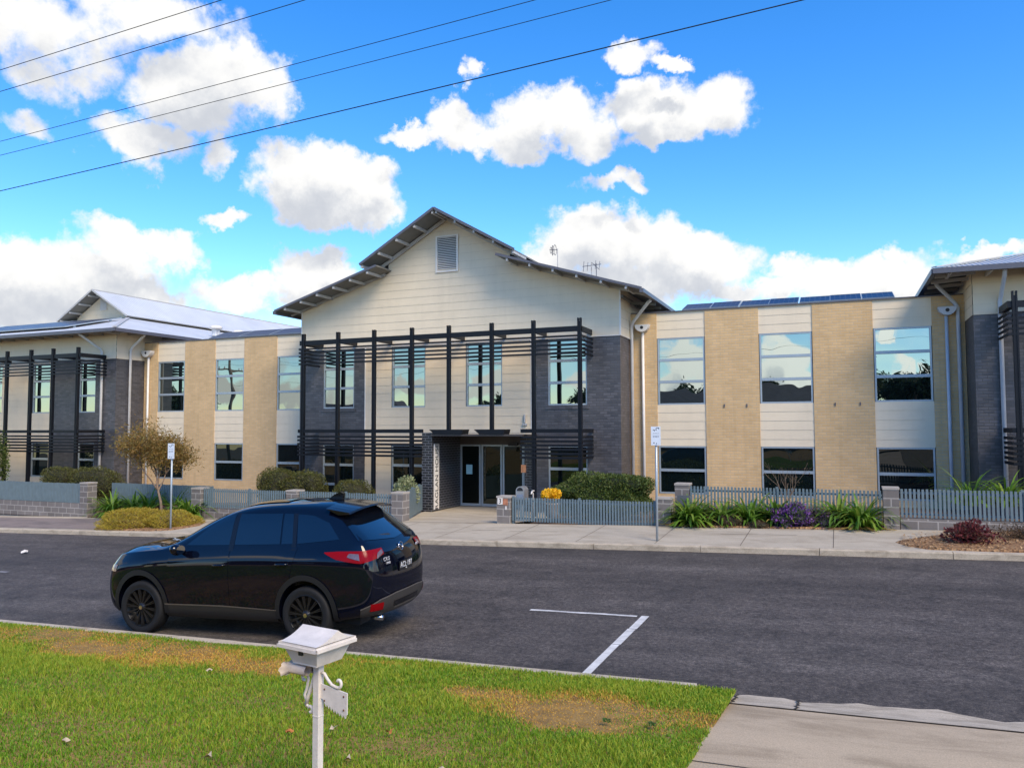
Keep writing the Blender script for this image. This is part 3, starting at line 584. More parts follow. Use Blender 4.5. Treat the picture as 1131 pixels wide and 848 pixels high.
# --- hip-roofed end blocks with a raised monitor roof
def end_block(cx, vis, mside, roofs, zlow=-1.2):
    """vis: the side (+1 right, -1 left) whose corner the street sees"""
    hw = 6.27; c = cx + vis * hw; S = lambda d: c - vis * d            # distance d in from the visible corner
    wins = [(1.22, 2.24), (4.08, 5.24), (7.3, 8.46), (10.2, 11.3)]
    H = lambda k, z0, z1: (min(S(wins[k][0]), S(wins[k][1])), max(S(wins[k][0]), S(wins[k][1])), z0, z1)
    def span(a, b): return (min(S(a), S(b)), max(S(a), S(b)))
    for a, b, ks in ((0, 3.82, (0,)), (8.72, 12.54, (3,))):
        mb = MB(); x0, x1 = span(a, b); wall_boxes(mb, x0, x1, zlow, 5.87, YL, .25, [H(k, 3.56, 5.80) for k in ks] + [H(k, .70, 2.24) for k in ks])
        d = 0 if a == 0 else 12.29; x0, x1 = span(d, d + .25); mb.box(x0, x1, YL + .25, YW + .1, zlow, 5.87)
        mb.build('slate_brick_wall', M['slate'], B)
    mb = MB(); x0, x1 = span(3.82, 8.72); boards(mb, YL, x0, x1, zlow, 5.87, [H(k, 3.56, 5.80) for k in (1, 2)] + [H(k, .70, 2.24) for k in (1, 2)], lap=.287, z_ref=5.87)
    mb.build('cladding', M['cladg'], B); mb = MB()
    x0, x1 = span(0, 12.54); boards(mb, YL - .01, x0, x1, 5.87, 7.1, lap=.287, z_ref=5.87)
    mb.build('cladding', M['cladg'], B)
    mb = MB(); boards(mb, max(x0, x1) + .01, YL - .01, 45, 5.87, 7.1, lap=.287, z_ref=5.87, axis='+x'); mb.build('side_cladding', M['clad'], B); mb = MB(); boards(mb, min(x0, x1) - .01, YL - .01, 45, 5.87, 7.1, lap=.287, z_ref=5.87, axis='-x'); mb.build('side_cladding', M['clad'], B)
    for k in range(4):
        a, b = span(*wins[k]); window(a, b, 3.56, 5.80, YL, (5.0, 4.30)); window(a, b, .70, 2.24, YL, (1.50,), low=True)
    mb = MB(); x0, x1 = span(.3, 12.24); mb.box(x0, x1, YL + .27, 45, zlow, 7.0); mb.build('dark_interior', M['plastic'], B)
    # hip roof
    e0, e1 = (cx - hw - 1.02, cx + hw + 1.02); YE = 23.37; ez = 7.06; run = 5.3; rz = ez + .262 * run
    mb = MB()
    mb.slab((e0, YE, ez), (e1, YE, ez), (e1 - run, YE + run, rz), (e0 + run, YE + run, rz), .05, 0, 2)
    mb.slab((e1, YE, ez), (e1, 52, ez), (e1 - run, 52, rz), (e1 - run, YE + run, rz), .05, 1, 2)
    mb.slab((e0, 52, ez), (e0, YE, ez), (e0 + run, YE + run, rz), (e0 + run, 52, rz), .05, 1, 2)
    rf = mb.build('roof', roofs, B)
    ym = YE + 4.75; mw = 2.5; ax = 9.93; mz = 8.46
    mb = MB()
    for s in (-1, 1): mb.slab((cx, ym, ax), (cx + s * mw, ym, mz), (cx + s * mw, 52, mz), (cx, 52, ax), .05, 0, 1)
    mo = mb.build('monitor_roof', [roofs[1], M['soffit']], B)
    mb = MB(); yg = ym + .75
    boards(mb, yg, lambda z: cx - 2.0 * min(1, (ax - .12 - z) / (ax - 8.75)), lambda z: cx + 2.0 * min(1, (ax - .12 - z) / (ax - 8.75)), 8.0, 9.80, lap=.287, z_ref=5.87)
    for s in (-1, 1): mb.quad((cx + s * 1.98, yg, 8.0), (cx + s * 1.98, 52, 8.0), (cx + s * 1.98, 52, 8.75), (cx + s * 1.98, yg, 8.75))
    mb.build('monitor_wall', M['clad'], mo)
    mb = MB(); mb.box(cx - .25, cx + .20, yg - .05, yg - .02, 8.95, 9.55)
    for z in np.arange(8.98, 9.53, .075): mb.quad((cx - .22, yg - .08, z), (cx + .17, yg - .08, z), (cx + .17, yg - .05, z + .05), (cx - .22, yg - .05, z + .05))
    mb.build('gable_vent', M['white'], mo)
    mb = MB()
    for s in (-1, 1):
        for k in range(4): t = .12 + .27 * k; mb.box(cx + s * mw * t - .03, cx + s * mw * t + .03, ym + .03, yg + .05, ax - (ax - mz) * t - .15, ax - (ax - mz) * t - .06)
        mb.bar((cx, ym - .02, ax - .02), (cx + s * mw, ym - .02, mz - .02), .03, .08)
    mb.box(cx - .05, cx + .05, ym, 52, ax - .01, ax + .03)
    mb.build('barge_board', M['trim'], mo)
    mb = MB(); mb.box(e0 - .03, e1 + .03, YE - .06, YE + .05, ez - .15, ez - .01); mb.box(e1 - .05, e1 + .06, YE, 52, ez - .15, ez - .01); mb.box(e0 - .06, e0 + .05, YE, 52, ez - .15, ez - .01)
    mb.build('gutter_trim', M['flash'], rf)
    mb = MB()
    for p, q in (((e1 - .01, YE, ez + .03), (e1 - run, YE + run, rz + .03)), ((e0 + .01, YE, ez + .03), (e0 + run, YE + run, rz + .03))): mb = MB(); mb.bar(p, q, .16, .03); mb.build('hip_cap', M['trim'], rf)
    for x in np.arange(e0 + .4, e1, .95): mb = MB(); mb.box(x - .035, x + .035, YE + .06, YL, ez - .16, ez - .07); mb.build('rafter', M['trim'], rf)
    ev = e1 if vis > 0 else e0
    for y in np.arange(YE + .6, 34, .95): mb = MB(); mb.bar((ev - vis * .08, y, ez - .13), (ev - vis * 1.05, y, ez - .08), .07, .09); mb.build('rafter', M['trim'], rf)
    px = [.74, 2.25, 3.63, 5.17, 6.7, 8.2, 9.7, 11.2]; P = [S(d) for d in px]
    x0, x1 = span(.58, 11.6); vis_r = vis > 0
    sunscreen(x0, x1, YL, 23.1, P, [(x0, x1, True, True)], P)
end_block(-34.94, +1, 1, [M['roof_white_x'], M['roof_white'], M['soffit']], -1.5)
end_block(9.76, -1, -1, [M['roof_grey_x'], M['roof_grey'], M['soffit']], -.6)

# ------------------------------------------------------------------ fences, pillars, low walls
def fence(name, p, q, z0, z1, label, posts=(), sp=.086, w=.052, pos_rail=(.12, .86)):
    p = Vector((p[0], p[1], 0)); q = Vector((q[0], q[1], 0)); d = (q - p); ln = d.length; d.normalize(); nrm = Vector((d.y, -d.x, 0))
    t = thing(name, (p.x, p.y, z0), label, 'fence')
    mb = MB(); n = int(ln / sp)
    for i in range(n):
        c = p + d * (sp * (i + .5) * ln / (n * sp)) - nrm * .0; j = random.uniform(-.006, .006)
        a = c - d * w / 2 - nrm * .009; mb.prism([(a.x, a.y, z0), ((a + d * w).x, (a + d * w).y, z0), ((a + d * w).x, (a + d * w).y, z1 + j), (a.x, a.y, z1 + j)], (nrm * .018))
    mb.build('picket', M['fence'], t)
    for f in pos_rail:
        mb = MB(); z = z0 + (z1 - z0) * f; a = p - nrm * .035; b = q - nrm * .035; mb.bar((a.x, a.y, z), (b.x, b.y, z), .03, .05); mb.build('rail', M['fence'], t)
    for s in posts:
        c = p + d * s - nrm * .05; mb = MB(); mb.box(c.x - .03, c.x + .03, c.y - .03, c.y + .03, z0 - .12, z1 + .03); mb.build('post', M['fence'], t)
    return t
def pillar(x0, x1, y, z0, z1, label):
    mb = MB(); mb.box(x0, x1, y, y + .39, z0, z1 - .05); o = thing('block_pillar', ((x0 + x1) / 2, y + .2, z0), label, 'pillar', 'block pillars of the front fence')
    mb.build('shaft', M['block'], o); mb = MB(); mb.box(x0 - .012, x1 + .012, y - .012, y + .40, z1 - .05, z1); mb.build('cap', M['concrete'], o); return o
def low_wall(x0, x1, y, z0, z1, label):
    mb = MB(); mb.box(x0, x1, y, y + .19, z0, z1); return tag(mb.build('block_wall', M['block'], loc=((x0 + x1) / 2, y, z0)), label, 'wall', None)
low_wall(-45, -25.22, 20.04, -1.6, .17, 'grey block wall under the solid picket fence at the far left of the photo')
fence('picket_fence', (-45, 20.10), (-25.22, 20.10), .18, .88, 'blue-grey picket fence on the grey block wall left of the ochre bush', [17.55, 15, 12.5, 10], sp=.078, w=.062)
pillar(-25.2, -24.82, 20.0, -.6, .93, 'grey block pillar at the left edge of the ochre garden bed')
fence('picket_fence', (-24.8, 21.0), (-19.95, 21.0), .02, .86, 'blue-grey picket fence set back behind the small bronze-leaved tree', [2.4], sp=.08, w=.062)
pillar(-19.96, -19.57, 20.0, -.3, .88, 'grey block pillar just right of the bronze-leaved tree, behind the front of the car')
low_wall(-19.55, -16.08, 20.06, -.3, .21, 'low grey block wall behind the roof of the black car')
fence('picket_fence', (-19.55, 20.12), (-16.08, 20.12), .23, .87, 'blue-grey picket fence on the low wall behind the windscreen of the car', [1.9])
pillar(-16.06, -15.66, 20.0, -.2, .91, 'grey block pillar in front of the left clipped bush, behind the car roof')
fence('picket_fence', (-15.64, 20.12), (-12.26, 20.12), .15, .88, 'blue-grey picket fence behind the rear of the car, left of the entry path', [1.7])
pillar(-12.23, -11.84, 20.0, -.1, .96, 'grey block pillar on the left side of the entry path')
fence('return_fence', (-11.95, 20.4), (-12.93, 23.12), .10, .95, 'dark slatted fence running back along the left of the entry path', [1.3, 2.6], sp=.07, w=.062)
p5 = pillar(-8.82, -8.43, 20.0, 0, .95, 'grey block pillar with a house number plate on the right of the entry path')
mb = MB(); mb.box(-8.79, -8.64, 19.986, 19.997, .72, .90); npl = mb.build('number_plate', M['white'], p5)
text_part('numeral', '3', .19, M['steel'], npl, (-8.715, 19.984, .81), (1, 0, 0), (0, 0, 1), .001)
mb = MB(); mb.box(-8.63, -8.49, 19.988, 19.998, .71, .88); mb.build('orange_plate', simple('orange_red_plate', (.42, .17, .09), .6, var=.5, scale=30), p5)
mb = MB(); mb.box(-8.56, -8.52, 19.988, 19.998, .58, .68); mb.build('small_label', M['white'], p5)
fence('picket_fence', (-8.41, 20.10), (-4.38, 20.10), .27, .92, 'pale blue-grey picket fence in front of the big green hedge and yellow flowers', [.03, 1.95, 4.0], sp=.079, w=.05)
pillar(-4.36, -3.98, 20.0, .1, 1.05, 'short grey block pillar behind the parking sign right of the hedge')
pillar(-4.06, -3.68, 21.0, .2, 1.35, 'grey block pillar set back at the left end of the garden bed fence')
mb = MB(); mb.box(-3.95, -3.62, 20.72, 20.76, .62, 1.06); t = tag(mb.build('fence_end_panel', simple('grey_end_panel', (.10, .11, .12), .5), loc=(-3.8, 20.74, .62)), 'dark grey panel turned at the fence end beside the short block pillar', 'cover')  # dark panel for the turned end piece of the fence
fence('picket_fence', (-3.67, 21.0), (.95, 21.0), .50, 1.29, 'grey picket fence behind the strappy plants and purple flowers', [2.2], sp=.086, w=.05)
pillar(.93, 1.26, 20.0, .2, 1.45, 'tall grey block pillar between the garden bed and the right-hand fence')
low_wall(1.28, 20, 20.04, .1, .75, 'low grey block wall under the fence at the far right, behind the bark bed')
fence('picket_fence', (1.28, 20.10), (20, 20.10), .77, 1.42, 'blue-grey picket fence on the low wall at the far right of the photo', [2.42, 4.9, 7.4], sp=.086, w=.052)

# ------------------------------------------------------------------ roof equipment, wires and poles
def solar_mat():
    m, nt, b = new_mat('solar_cells'); co = coords(nt)
    t = N(nt, 'ShaderNodeTexBrick', offset=0.0, i_Scale=1.0); L(nt, co, t.inputs['Vector']); t.inputs['Brick Width'].default_value = .157; t.inputs['Row Height'].default_value = .165; t.inputs['Mortar Size'].default_value = .006
    t.inputs['Color1'].default_value = (.006, .010, .035, 1); t.inputs['Color2'].default_value = (.008, .013, .045, 1); t.inputs['Mortar'].default_value = (.10, .11, .15, 1)
    L(nt, t.outputs[0], b.inputs['Base Color']); b.inputs['Roughness'].default_value = .3; b.inputs['Specular IOR Level'].default_value = .12; return m
M['solar'] = solar_mat()
def panel(w, l):
    o = thing('solar_panel', (0, 0, 0), '', 'solar panel')
    mb = MB(); mb.box(-w / 2, w / 2, 0, l, -.02, .012); mb.build('cells', M['solar'], o, local=True)
    mb = MB()
    for a, b, c, d in ((-w / 2 - .012, -w / 2, -.0, l), (w / 2, w / 2 + .012, 0, l), (-w / 2 - .012, w / 2 + .012, -.015, 0), (-w / 2 - .012, w / 2 + .012, l, l + .015)): mb.box(a, b, c, d, -.03, .02)
    for x in (-w / 2 + .1, w / 2 - .1): mb.box(x - .015, x + .015, l * .15, l * .19, -.12, -.02); mb.box(x - .015, x + .015, l * .8, l * .84, -.30, -.02)
    mb.build('frame', M['alu'], o, local=True)
    return o
pr = panel(.885, 1.05)
labs = ['first', 'second', 'third', 'fourth', 'fifth', 'sixth', 'seventh']
for i in range(7):
    o = pr if i == 0 else copy_tree(pr); o.location = (-4.30 + .925 * i + (.02 if i in (2, 4) else 0), 26.32, 6.79); o.rotation_euler = (R(17 + .6 * (i % 2)), 0, 0)
    o['label'] = 'dark blue solar panel over the right wing parapet, %s from the left' % labs[i]; o['group'] = 'solar panels on the right wing'
pw = panel(1.60, 1.0)
for i in range(4):
    o = pw if i == 0 else copy_tree(pw); o.location = (-24.6 + 1.66 * i, 26.32, 6.79); o.rotation_euler = (R(20), 0, 0)
    o['label'] = 'bluish solar panel over the left wing parapet, %s from the left' % labs[i]; o['group'] = 'solar panels on the left wing'
pz = panel(1.62, 1.0)
for i in range(5):
    o = pz if i == 0 else copy_tree(pz); y = 24.3; o.location = (-32.6 - 1.66 * i, y + .0, 7.06 + .262 * (y - 23.37) + .12); o.rotation_euler = (math.atan(.262), 0, 0)
    for ch in o.children: ch.scale = (1, 3.0, 1)
    o['label'] = 'long black solar panel on the pale roof at far left, %s from the hip' % labs[i]; o['group'] = 'solar panels on the left block roof'
def roof_vent(x, y, z):
    o = thing('roof_vent', (x, y, z), '', 'roof vent', 'vents on the pale left roof')
    mb = MB(); mb.lathe([(.2, -.2), (.2, .14), (.22, .14)], 20, c=(x, y, z)); mb.build('base', M['roof_white'], o, smooth=True)
    mb = MB(); mb.lathe([(.12, .14), (.30, .16), (.33, .24), (.28, .31), (.12, .35), (0, .355)], 20, c=(x, y, z)); mb.build('cap', M['white'], o, smooth=True); return o
roof_vent(-29.1, 30.6, 7.72)['label'] = 'white round roof vent on the pale left roof, nearer the hip'
roof_vent(-28.9, 32.0, 7.62)['label'] = 'white round roof vent on the pale left roof, farther back'
def antenna(x, y, z, h, dirn, label, kind):
    o = thing('antenna', (x, y, z), label, 'antenna', 'antennas on the entry roof')
    mb = MB(); mb.tube([(x, y, z - .3), (x, y, z + h)], .018, 8); mb.build('mast', M['trim'], o)
    mb = MB(); zt = z + h
    if kind == 0:
        mb.tube([(x, y, zt - .04), (x - .28, y - .1, zt - .04)], .012, 6)
        for k, r in enumerate((.16, .13, .10)):
            xx = x - .10 - .08 * k; mb.tube([(xx, y + .3 * math.cos(t) * r / .16 * .5, zt - .04 + r * 1.2 * math.sin(t)) for t in np.linspace(0, 2 * math.pi, 14)], .010, 5)
        mb.tube([(x - .2, y, zt + .14), (x - .2, y, zt - .24)], .014, 5)
    else:
        for k in range(5): xx = x - .3 + .15 * k; mb.tube([(xx, y - .05, zt - .28 + .02 * k), (xx, y + .05, zt + .12 - .05 * (k % 3))], .010, 5)
        mb.tube([(x - .34, y, zt - .08), (x + .36, y, zt - .05)], .012, 5); mb.tube([(x + .18, y, z - .2), (x + .18, y, zt)], .014, 6)
        for k in range(3): mb.tube([(x + .05 + .1 * k, y - .2, zt - .1 * k), (x + .05 + .1 * k, y + .2, zt - .1 * k)], .010, 5)
    mb.build('elements', M['flash'], o)
antenna(-9.42, 27, 8.30, 1.15, 0, 'thin mast with a small ringed antenna above the entry roof', 0)
antenna(-8.12, 27, 7.98, .80, 0, 'low bushy antenna with many short rods near the roof edge', 1)
WY = [(7.03, 7.91), (7.45, 7.90), (8.72, 7.92), (9.16, 7.93), (8.0, 6.70)]
names = ['topmost overhead wire, nearest the top left corner', 'second overhead wire from the top', 'third overhead wire, across the middle of the sky', 'fourth overhead wire from the top', 'lowest overhead wire, crossing in front of the clouds']
for i, (y, z) in enumerate(WY):
    pts = []
    for x in np.linspace(-40, 16, 29):
        zz = z + (.031 if i < 4 else .036) * (x + 9) - .0004 * (x + 40) * (16 - x) + .0004 * 31 * 25; pts.append((x, y, zz))
    mb = MB(); mb.tube(pts, .0045 if i < 4 else .006, 6); tag(mb.build('power_line', M['rubber'], loc=pts[14]), 'black ' + names[i], 'power line', 'power lines over the street')
def pole(x, y, h, label):
    z = zroad(x); o = thing('power_pole', (x, y, z), label, 'power pole', 'poles carrying the wires')
    mb = MB(); mb.tube([(x, y, z - .5), (x, y, z + h)], [.17, .12], 14); mb.build('shaft', M['wood_grey'], o, smooth=True)
    mb = MB(); zz = WY[0][1] + .031 * (x + 9) + .27; mb.box(x - .16, x - .06, 6.8, 9.4, zz - .32, zz - .2); mb.build('crossarm', M['wood_grey'], o)
    for yy, _ in WY[:4]: mb = MB(); mb.lathe([(.0, -.2), (.05, -.2), (.055, -.1), (.03, -.06), (.05, -.02), (0, .02)], 10, c=(x - .11, yy, zz)); mb.build('insulator', M['white'], o)
pole(-40, 8.1, 9.3, 'timber power pole down the street to the left'); pole(16, 8.1, 9.3, 'timber power pole up the street to the right')

# ------------------------------------------------------------------ street signs, small things
def sign(x, y, z0, z1, w, h, label, dx=0, seed=0):
    o = thing('parking_sign', (x, y, z0), label, 'street sign', 'parking signs on the far footpath')
    mb = MB(); mb.tube([(x, y, z0 - .3), (x + dx, y, z1 - .02)], .028, 12); mb.build('pole', M['alu'], o, smooth=True)
    px = x + dx; mb = MB(); mb.box(px - w / 2, px + w / 2, y - .045, y - .035, z1 - h, z1); pl = mb.build('plate', simple('sign_white', (.74, .78, .82), .45, var=.04), o)
    mb = MB(); yy = y - .048; k = MB()
    def m(a, b, c, d): k.box(px + a * w, px + b * w, yy, yy + .002, z1 - d * h, z1 - c * h)
    m(.04, .36, .06, .09); m(.30, .36, .09, .15); m(-.28, -.2, .16, .2); m(-.18, -.08, .18, .24); m(.02, .08, .12, .22)
    for r in (.36, .49, .55): m(-.3, -.12, r, r + .014); m(-.06, .14, r, r + .014); m(.2, .32, r, r + .014)
    m(-.24, -.14, .84, .90); m(.02, .12, .88, .93)
    k.build('marking', simple('sign_black', (.03, .03, .035), .6), pl)
    mb = MB(); 
    for zc in (z1 - h * .2, z1 - h * .8): mb.box(px - .035, px + .035, y - .035, y + .035, zc - .015, zc + .015)
    mb.build('bracket', M['alu'], o); return o
sign(-3.86, 17.8, .25, 2.87, .22, .43, 'white parking sign on a grey pole in front of the right wing', .01)
sign(-18.50, 17.75, -.2, 2.41, .25, .46, 'white parking sign on a grey pole in front of the bronze-leaved tree', .0)
# letterbox behind the fence
def arch_box(x, y, z):
    o = thing('letterbox', (x, y, z), 'small silver letterbox with an arched top behind the number pillar', 'letterbox')
    mb = MB(); w, d = .26, .34
    arc = [(x - w / 2, y, z), (x + w / 2, y, z)] + [(x + w / 2 * math.cos(t), y, z + .30 + w / 2 * math.sin(t)) for t in np.linspace(0, math.pi, 12)]
    mb.prism(arc, (0, d, 0)); mb.build('body', simple('brushed_silver', (.5, .5, .5), .35, metal=.7), o)
    mb = MB(); mb.box(x - .09, x + .09, y - .006, y - .001, z + .03, z + .2); mb.build('door', simple('blue_grey_front', (.2, .25, .32), .5), o)
    mb = MB(); mb.prism([(x + .10 * math.cos(t), y - .006, z + .30 + .10 * math.sin(t)) for t in np.linspace(0, math.pi, 10)], (0, .005, 0)); mb.build('slot', M['plastic'], o)
    mb = MB(); mb.box(x - .05, x + .05, y + .1, y + .2, z - .9, z); mb.build('post', M['alu'], o)
arch_box(-8.53, 21.0, .72)
mb = MB(); mb.lathe([(.14, .0), (.19, .10), (.22, .34), (.24, .36), (.24, .40), (.20, .40), (.18, .33), (0, .33)], 24, c=(-7.42, 20.62, .36)); tag(mb.build('flower_pot', simple('pale_pot', (.36, .30, .27), .8), smooth=True), 'pale round pot standing behind the fence, under yellow flowers', 'pot')
mb = MB(); mb.tube([(-7.93, 20.5, .3), (-7.93, 20.5, 1.0), (-7.93, 20.42, 1.06), (-7.93, 20.36, 1.0)], .022, 8); mb.tube([(-7.97, 20.5, 1.08), (-7.89, 20.5, 1.08)], .016, 6); tag(mb.build('garden_tap', M['white'], smooth=True), 'white garden tap standing up behind the fence left of the yellow flowers', 'tap')
mb = MB(); x, y = -19.44, 13.88; z = zroad(x)
bmx = [(x + .085 * math.cos(t) * random.uniform(.6, 1.2), y + .085 * math.sin(t) * random.uniform(.6, 1.2), z + .01 + random.uniform(0, .08)) for t in np.linspace(0, 2 * math.pi, 9)[:-1]]
mb.add(bmx + [(x, y, z + .10), (x, y, z + .01)], [(i, (i + 1) % 8, 8) for i in range(8)] + [((i + 1) % 8, i, 9) for i in range(8)]); tag(mb.build('litter', M['white']), 'crumpled white paper lying on the road at the left', 'litter')

# ------------------------------------------------------------------ plants
def quads_from(C, U, W):
    """leaf quads: centres, half length vectors, half width vectors"""
    V = np.stack([C - U, C + W * .9 - U * .1, C + U, C - W * .9 - U * .1], 1).reshape(-1, 3)
    return V, np.arange(len(V)).reshape(-1, 4)
def rand_dirs(n):
    d = RNG.normal(size=(n, 3)); return d / np.linalg.norm(d, axis=1, keepdims=True)
def leaves_at(C, size, up=.0, aspect=.38, out=None):
    n = len(C); d = rand_dirs(n); d[:, 2] += up
    if out is not None: d = d + out
    d /= np.linalg.norm(d, axis=1, keepdims=True); w = np.cross(d, rand_dirs(n)); w /= np.linalg.norm(w, axis=1, keepdims=True) + 1e-9
    s = size * RNG.uniform(.6, 1.25, (n, 1)); return quads_from(C, d * s, w * s * aspect)
def lump(D, seed, amp=.16, fr=2.2):
    """smooth pseudo-noise on directions, for uneven outlines"""
    r = np.random.default_rng(seed); s = np.zeros(len(D))
    for k in range(6): a = r.normal(size=3) * fr * (1 + k * .5); s += np.sin(D @ a + r.uniform(0, 6)) / (1 + k * .6)
    return 1 + amp * s / 1.6
def shrub(name, c, rad, label, cat, mats, n=6000, size=.03, power=2.6, seed=0, aspect=.4, depth=.25, group=None, core=True, up=.2, stem=True, amp=.16):
    """clipped or loose shrub: leaf clumps through a lumpy rounded-box volume, twigs and inner growth"""
    c = np.array(c); rad = np.array(rad); o = thing(name, tuple(c - np.array([0, 0, rad[2]])), label, cat, group)
    D = rand_dirs(n); sup = (np.abs(D) ** power).sum(1) ** (-1 / power)
    rr = sup * lump(D, seed, amp) * (1 - depth * RNG.random(n) ** 1.6); P = c + D * rr[:, None] * rad
    V, F = leaves_at(P, size, up=up, aspect=aspect, out=D * .9)
    fo = link('foliage', fast_mesh('foliage', V - np.array(WL[o]), F, mats[0]), o, WL[o])
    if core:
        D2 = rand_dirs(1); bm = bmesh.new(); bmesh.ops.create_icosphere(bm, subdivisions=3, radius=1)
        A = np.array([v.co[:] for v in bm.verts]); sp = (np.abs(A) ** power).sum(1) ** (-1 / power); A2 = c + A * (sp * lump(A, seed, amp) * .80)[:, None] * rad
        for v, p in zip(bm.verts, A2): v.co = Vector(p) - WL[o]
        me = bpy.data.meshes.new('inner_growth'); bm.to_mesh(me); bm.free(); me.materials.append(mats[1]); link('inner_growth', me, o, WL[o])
    if stem:
        mb = MB()
        for k in range(4): a = random.uniform(0, 6.3); mb.tube([(c[0] + .1 * math.cos(a), c[1] + .1 * math.sin(a), c[2] - rad[2] - .35), (c[0] + rad[0] * .4 * math.cos(a), c[1] + rad[1] * .4 * math.sin(a), c[2])], .02, 6)
        mb.build('stem', M['bark'], o)
    return o
M['hedge'] = leafy('hedge_leaf', [(.03, .06, .012), (.075, .12, .022), (.12, .17, .035), (.20, .23, .06), (.05, .085, .02), (.14, .16, .04)])
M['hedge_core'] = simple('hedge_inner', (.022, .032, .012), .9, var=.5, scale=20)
M['topi'] = leafy('olive_leaf', [(.06, .07, .015), (.12, .13, .028), (.18, .18, .045), (.08, .06, .018), (.14, .15, .035)])
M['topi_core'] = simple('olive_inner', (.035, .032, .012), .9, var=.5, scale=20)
M['ochre'] = leafy('ochre_leaf', [(.34, .22, .025), (.46, .34, .04), (.56, .43, .06), (.30, .29, .035), (.42, .26, .03)])
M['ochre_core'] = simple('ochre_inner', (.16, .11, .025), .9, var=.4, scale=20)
M['strap'] = leafy('strap_leaf', [(.07, .16, .015), (.13, .25, .025), (.20, .34, .04), (.09, .19, .02), (.32, .40, .06)], rough=.35)
M['strap_dead'] = leafy('dead_strap', [(.42, .30, .07), (.50, .40, .10), (.30, .19, .06)])
M['purple'] = leafy('purple_petal', [(.16, .05, .26), (.23, .08, .36), (.05, .08, .03), (.12, .04, .20), (.27, .13, .38), (.08, .11, .04)])
M['yellow'] = leafy('yellow_petal', [(.80, .45, .01), (.85, .55, .02), (.75, .35, .01)], trans=.2)
M['bronze'] = leafy('bronze_leaf', [(.26, .16, .035), (.34, .21, .05), (.18, .15, .04), (.40, .26, .08), (.28, .14, .035), (.20, .19, .05)])
M['red'] = leafy('red_leaf', [(.14, .025, .03), (.20, .045, .045), (.09, .03, .03), (.12, .08, .05)])
M['brownleaf'] = leafy('brown_leaf', [(.10, .065, .035), (.15, .09, .05), (.07, .06, .03)])
M['pale'] = leafy('variegated_leaf', [(.35, .40, .20), (.50, .50, .28), (.15, .20, .07), (.42, .44, .25)])
M['gum'] = leafy('tree_leaf', [(.025, .045, .018), (.045, .07, .028), (.06, .085, .035), (.035, .05, .022)])
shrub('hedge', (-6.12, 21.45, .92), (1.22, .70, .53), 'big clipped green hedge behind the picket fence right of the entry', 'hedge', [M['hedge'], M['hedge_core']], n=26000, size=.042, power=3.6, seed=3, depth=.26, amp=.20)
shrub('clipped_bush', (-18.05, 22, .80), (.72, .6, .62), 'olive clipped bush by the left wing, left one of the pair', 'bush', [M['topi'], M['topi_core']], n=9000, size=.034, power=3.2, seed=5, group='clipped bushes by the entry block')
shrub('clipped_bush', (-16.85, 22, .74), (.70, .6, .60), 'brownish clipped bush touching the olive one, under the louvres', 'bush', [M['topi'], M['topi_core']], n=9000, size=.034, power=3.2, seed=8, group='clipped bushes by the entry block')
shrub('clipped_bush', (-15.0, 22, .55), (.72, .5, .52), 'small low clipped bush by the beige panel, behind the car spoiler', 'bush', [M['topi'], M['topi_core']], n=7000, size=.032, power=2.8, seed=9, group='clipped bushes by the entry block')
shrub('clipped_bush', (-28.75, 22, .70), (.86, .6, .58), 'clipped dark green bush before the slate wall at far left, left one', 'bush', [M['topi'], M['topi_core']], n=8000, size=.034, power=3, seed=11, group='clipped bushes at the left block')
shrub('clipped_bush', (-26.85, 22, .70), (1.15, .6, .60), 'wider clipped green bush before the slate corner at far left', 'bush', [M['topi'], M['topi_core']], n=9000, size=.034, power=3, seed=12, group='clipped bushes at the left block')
shrub('leafy_shrub', (-33.6, 22.4, 1.5), (.75, .6, 1.3), 'dark loose shrub at the extreme left edge behind the fence', 'shrub', [M['hedge'], M['hedge_core']], n=3500, size=.07, power=2, seed=13, depth=.8, core=False)
shrub('ochre_bush', (-20.62, 18.3, -.06), (1.0, .85, .36), 'low spreading ochre yellow bush on the left garden bed', 'bush', [M['ochre'], M['ochre_core']], n=16000, size=.05, power=2.6, seed=14, aspect=.16, depth=.3, up=.3)
shrub('ochre_bush', (-19.2, 18.55, -.04), (.78, .8, .30), 'smaller ochre yellow bush around the foot of the left sign pole', 'bush', [M['ochre'], M['ochre_core']], n=10000, size=.05, power=2.4, seed=15, aspect=.16, depth=.35, up=.3)
shrub('pale_shrub', (-12.85, 21.9, .75), (.42, .45, .62), 'pale variegated shrub behind the return fence by the name pier', 'shrub', [M['pale'], M['hedge_core']], n=1500, size=.06, power=2, seed=16, depth=.5, core=False)
shrub('purple_flowers', (-1.05, 20.2, .66), (.56, .38, .28), 'mound of bright purple flowers at the front of the middle bed', 'flowers', [M['purple'], M['hedge_core']], n=3000, size=.034, power=2, seed=17, aspect=.8, depth=.65, amp=.42)
shrub('purple_flowers', (-.42, 20.25, .60), (.42, .33, .22), 'faded purple and brown flowers right of the bright purple mound', 'flowers', [leafy('faded_petal', [(.14, .06, .20), (.16, .11, .08), (.06, .08, .03), (.22, .10, .28)]), M['hedge_core']], n=2400, size=.03, power=2, seed=18, aspect=.6, depth=.7, amp=.4)
shrub('low_brown_plant', (-2.55, 20.1, .48), (.36, .28, .20), 'small dry brown plant between the strappy clumps', 'plant', [M['brownleaf'], M['topi_core']], n=1800, size=.04, power=2, seed=19, aspect=.25, depth=.5)
shrub('low_brown_plant', (-1.85, 20.0, .45), (.30, .22, .12), 'flat dry brown plant in the bark left of the purple flowers', 'plant', [M['brownleaf'], M['topi_core']], n=1100, size=.04, power=2, seed=20, aspect=.25, depth=.5)
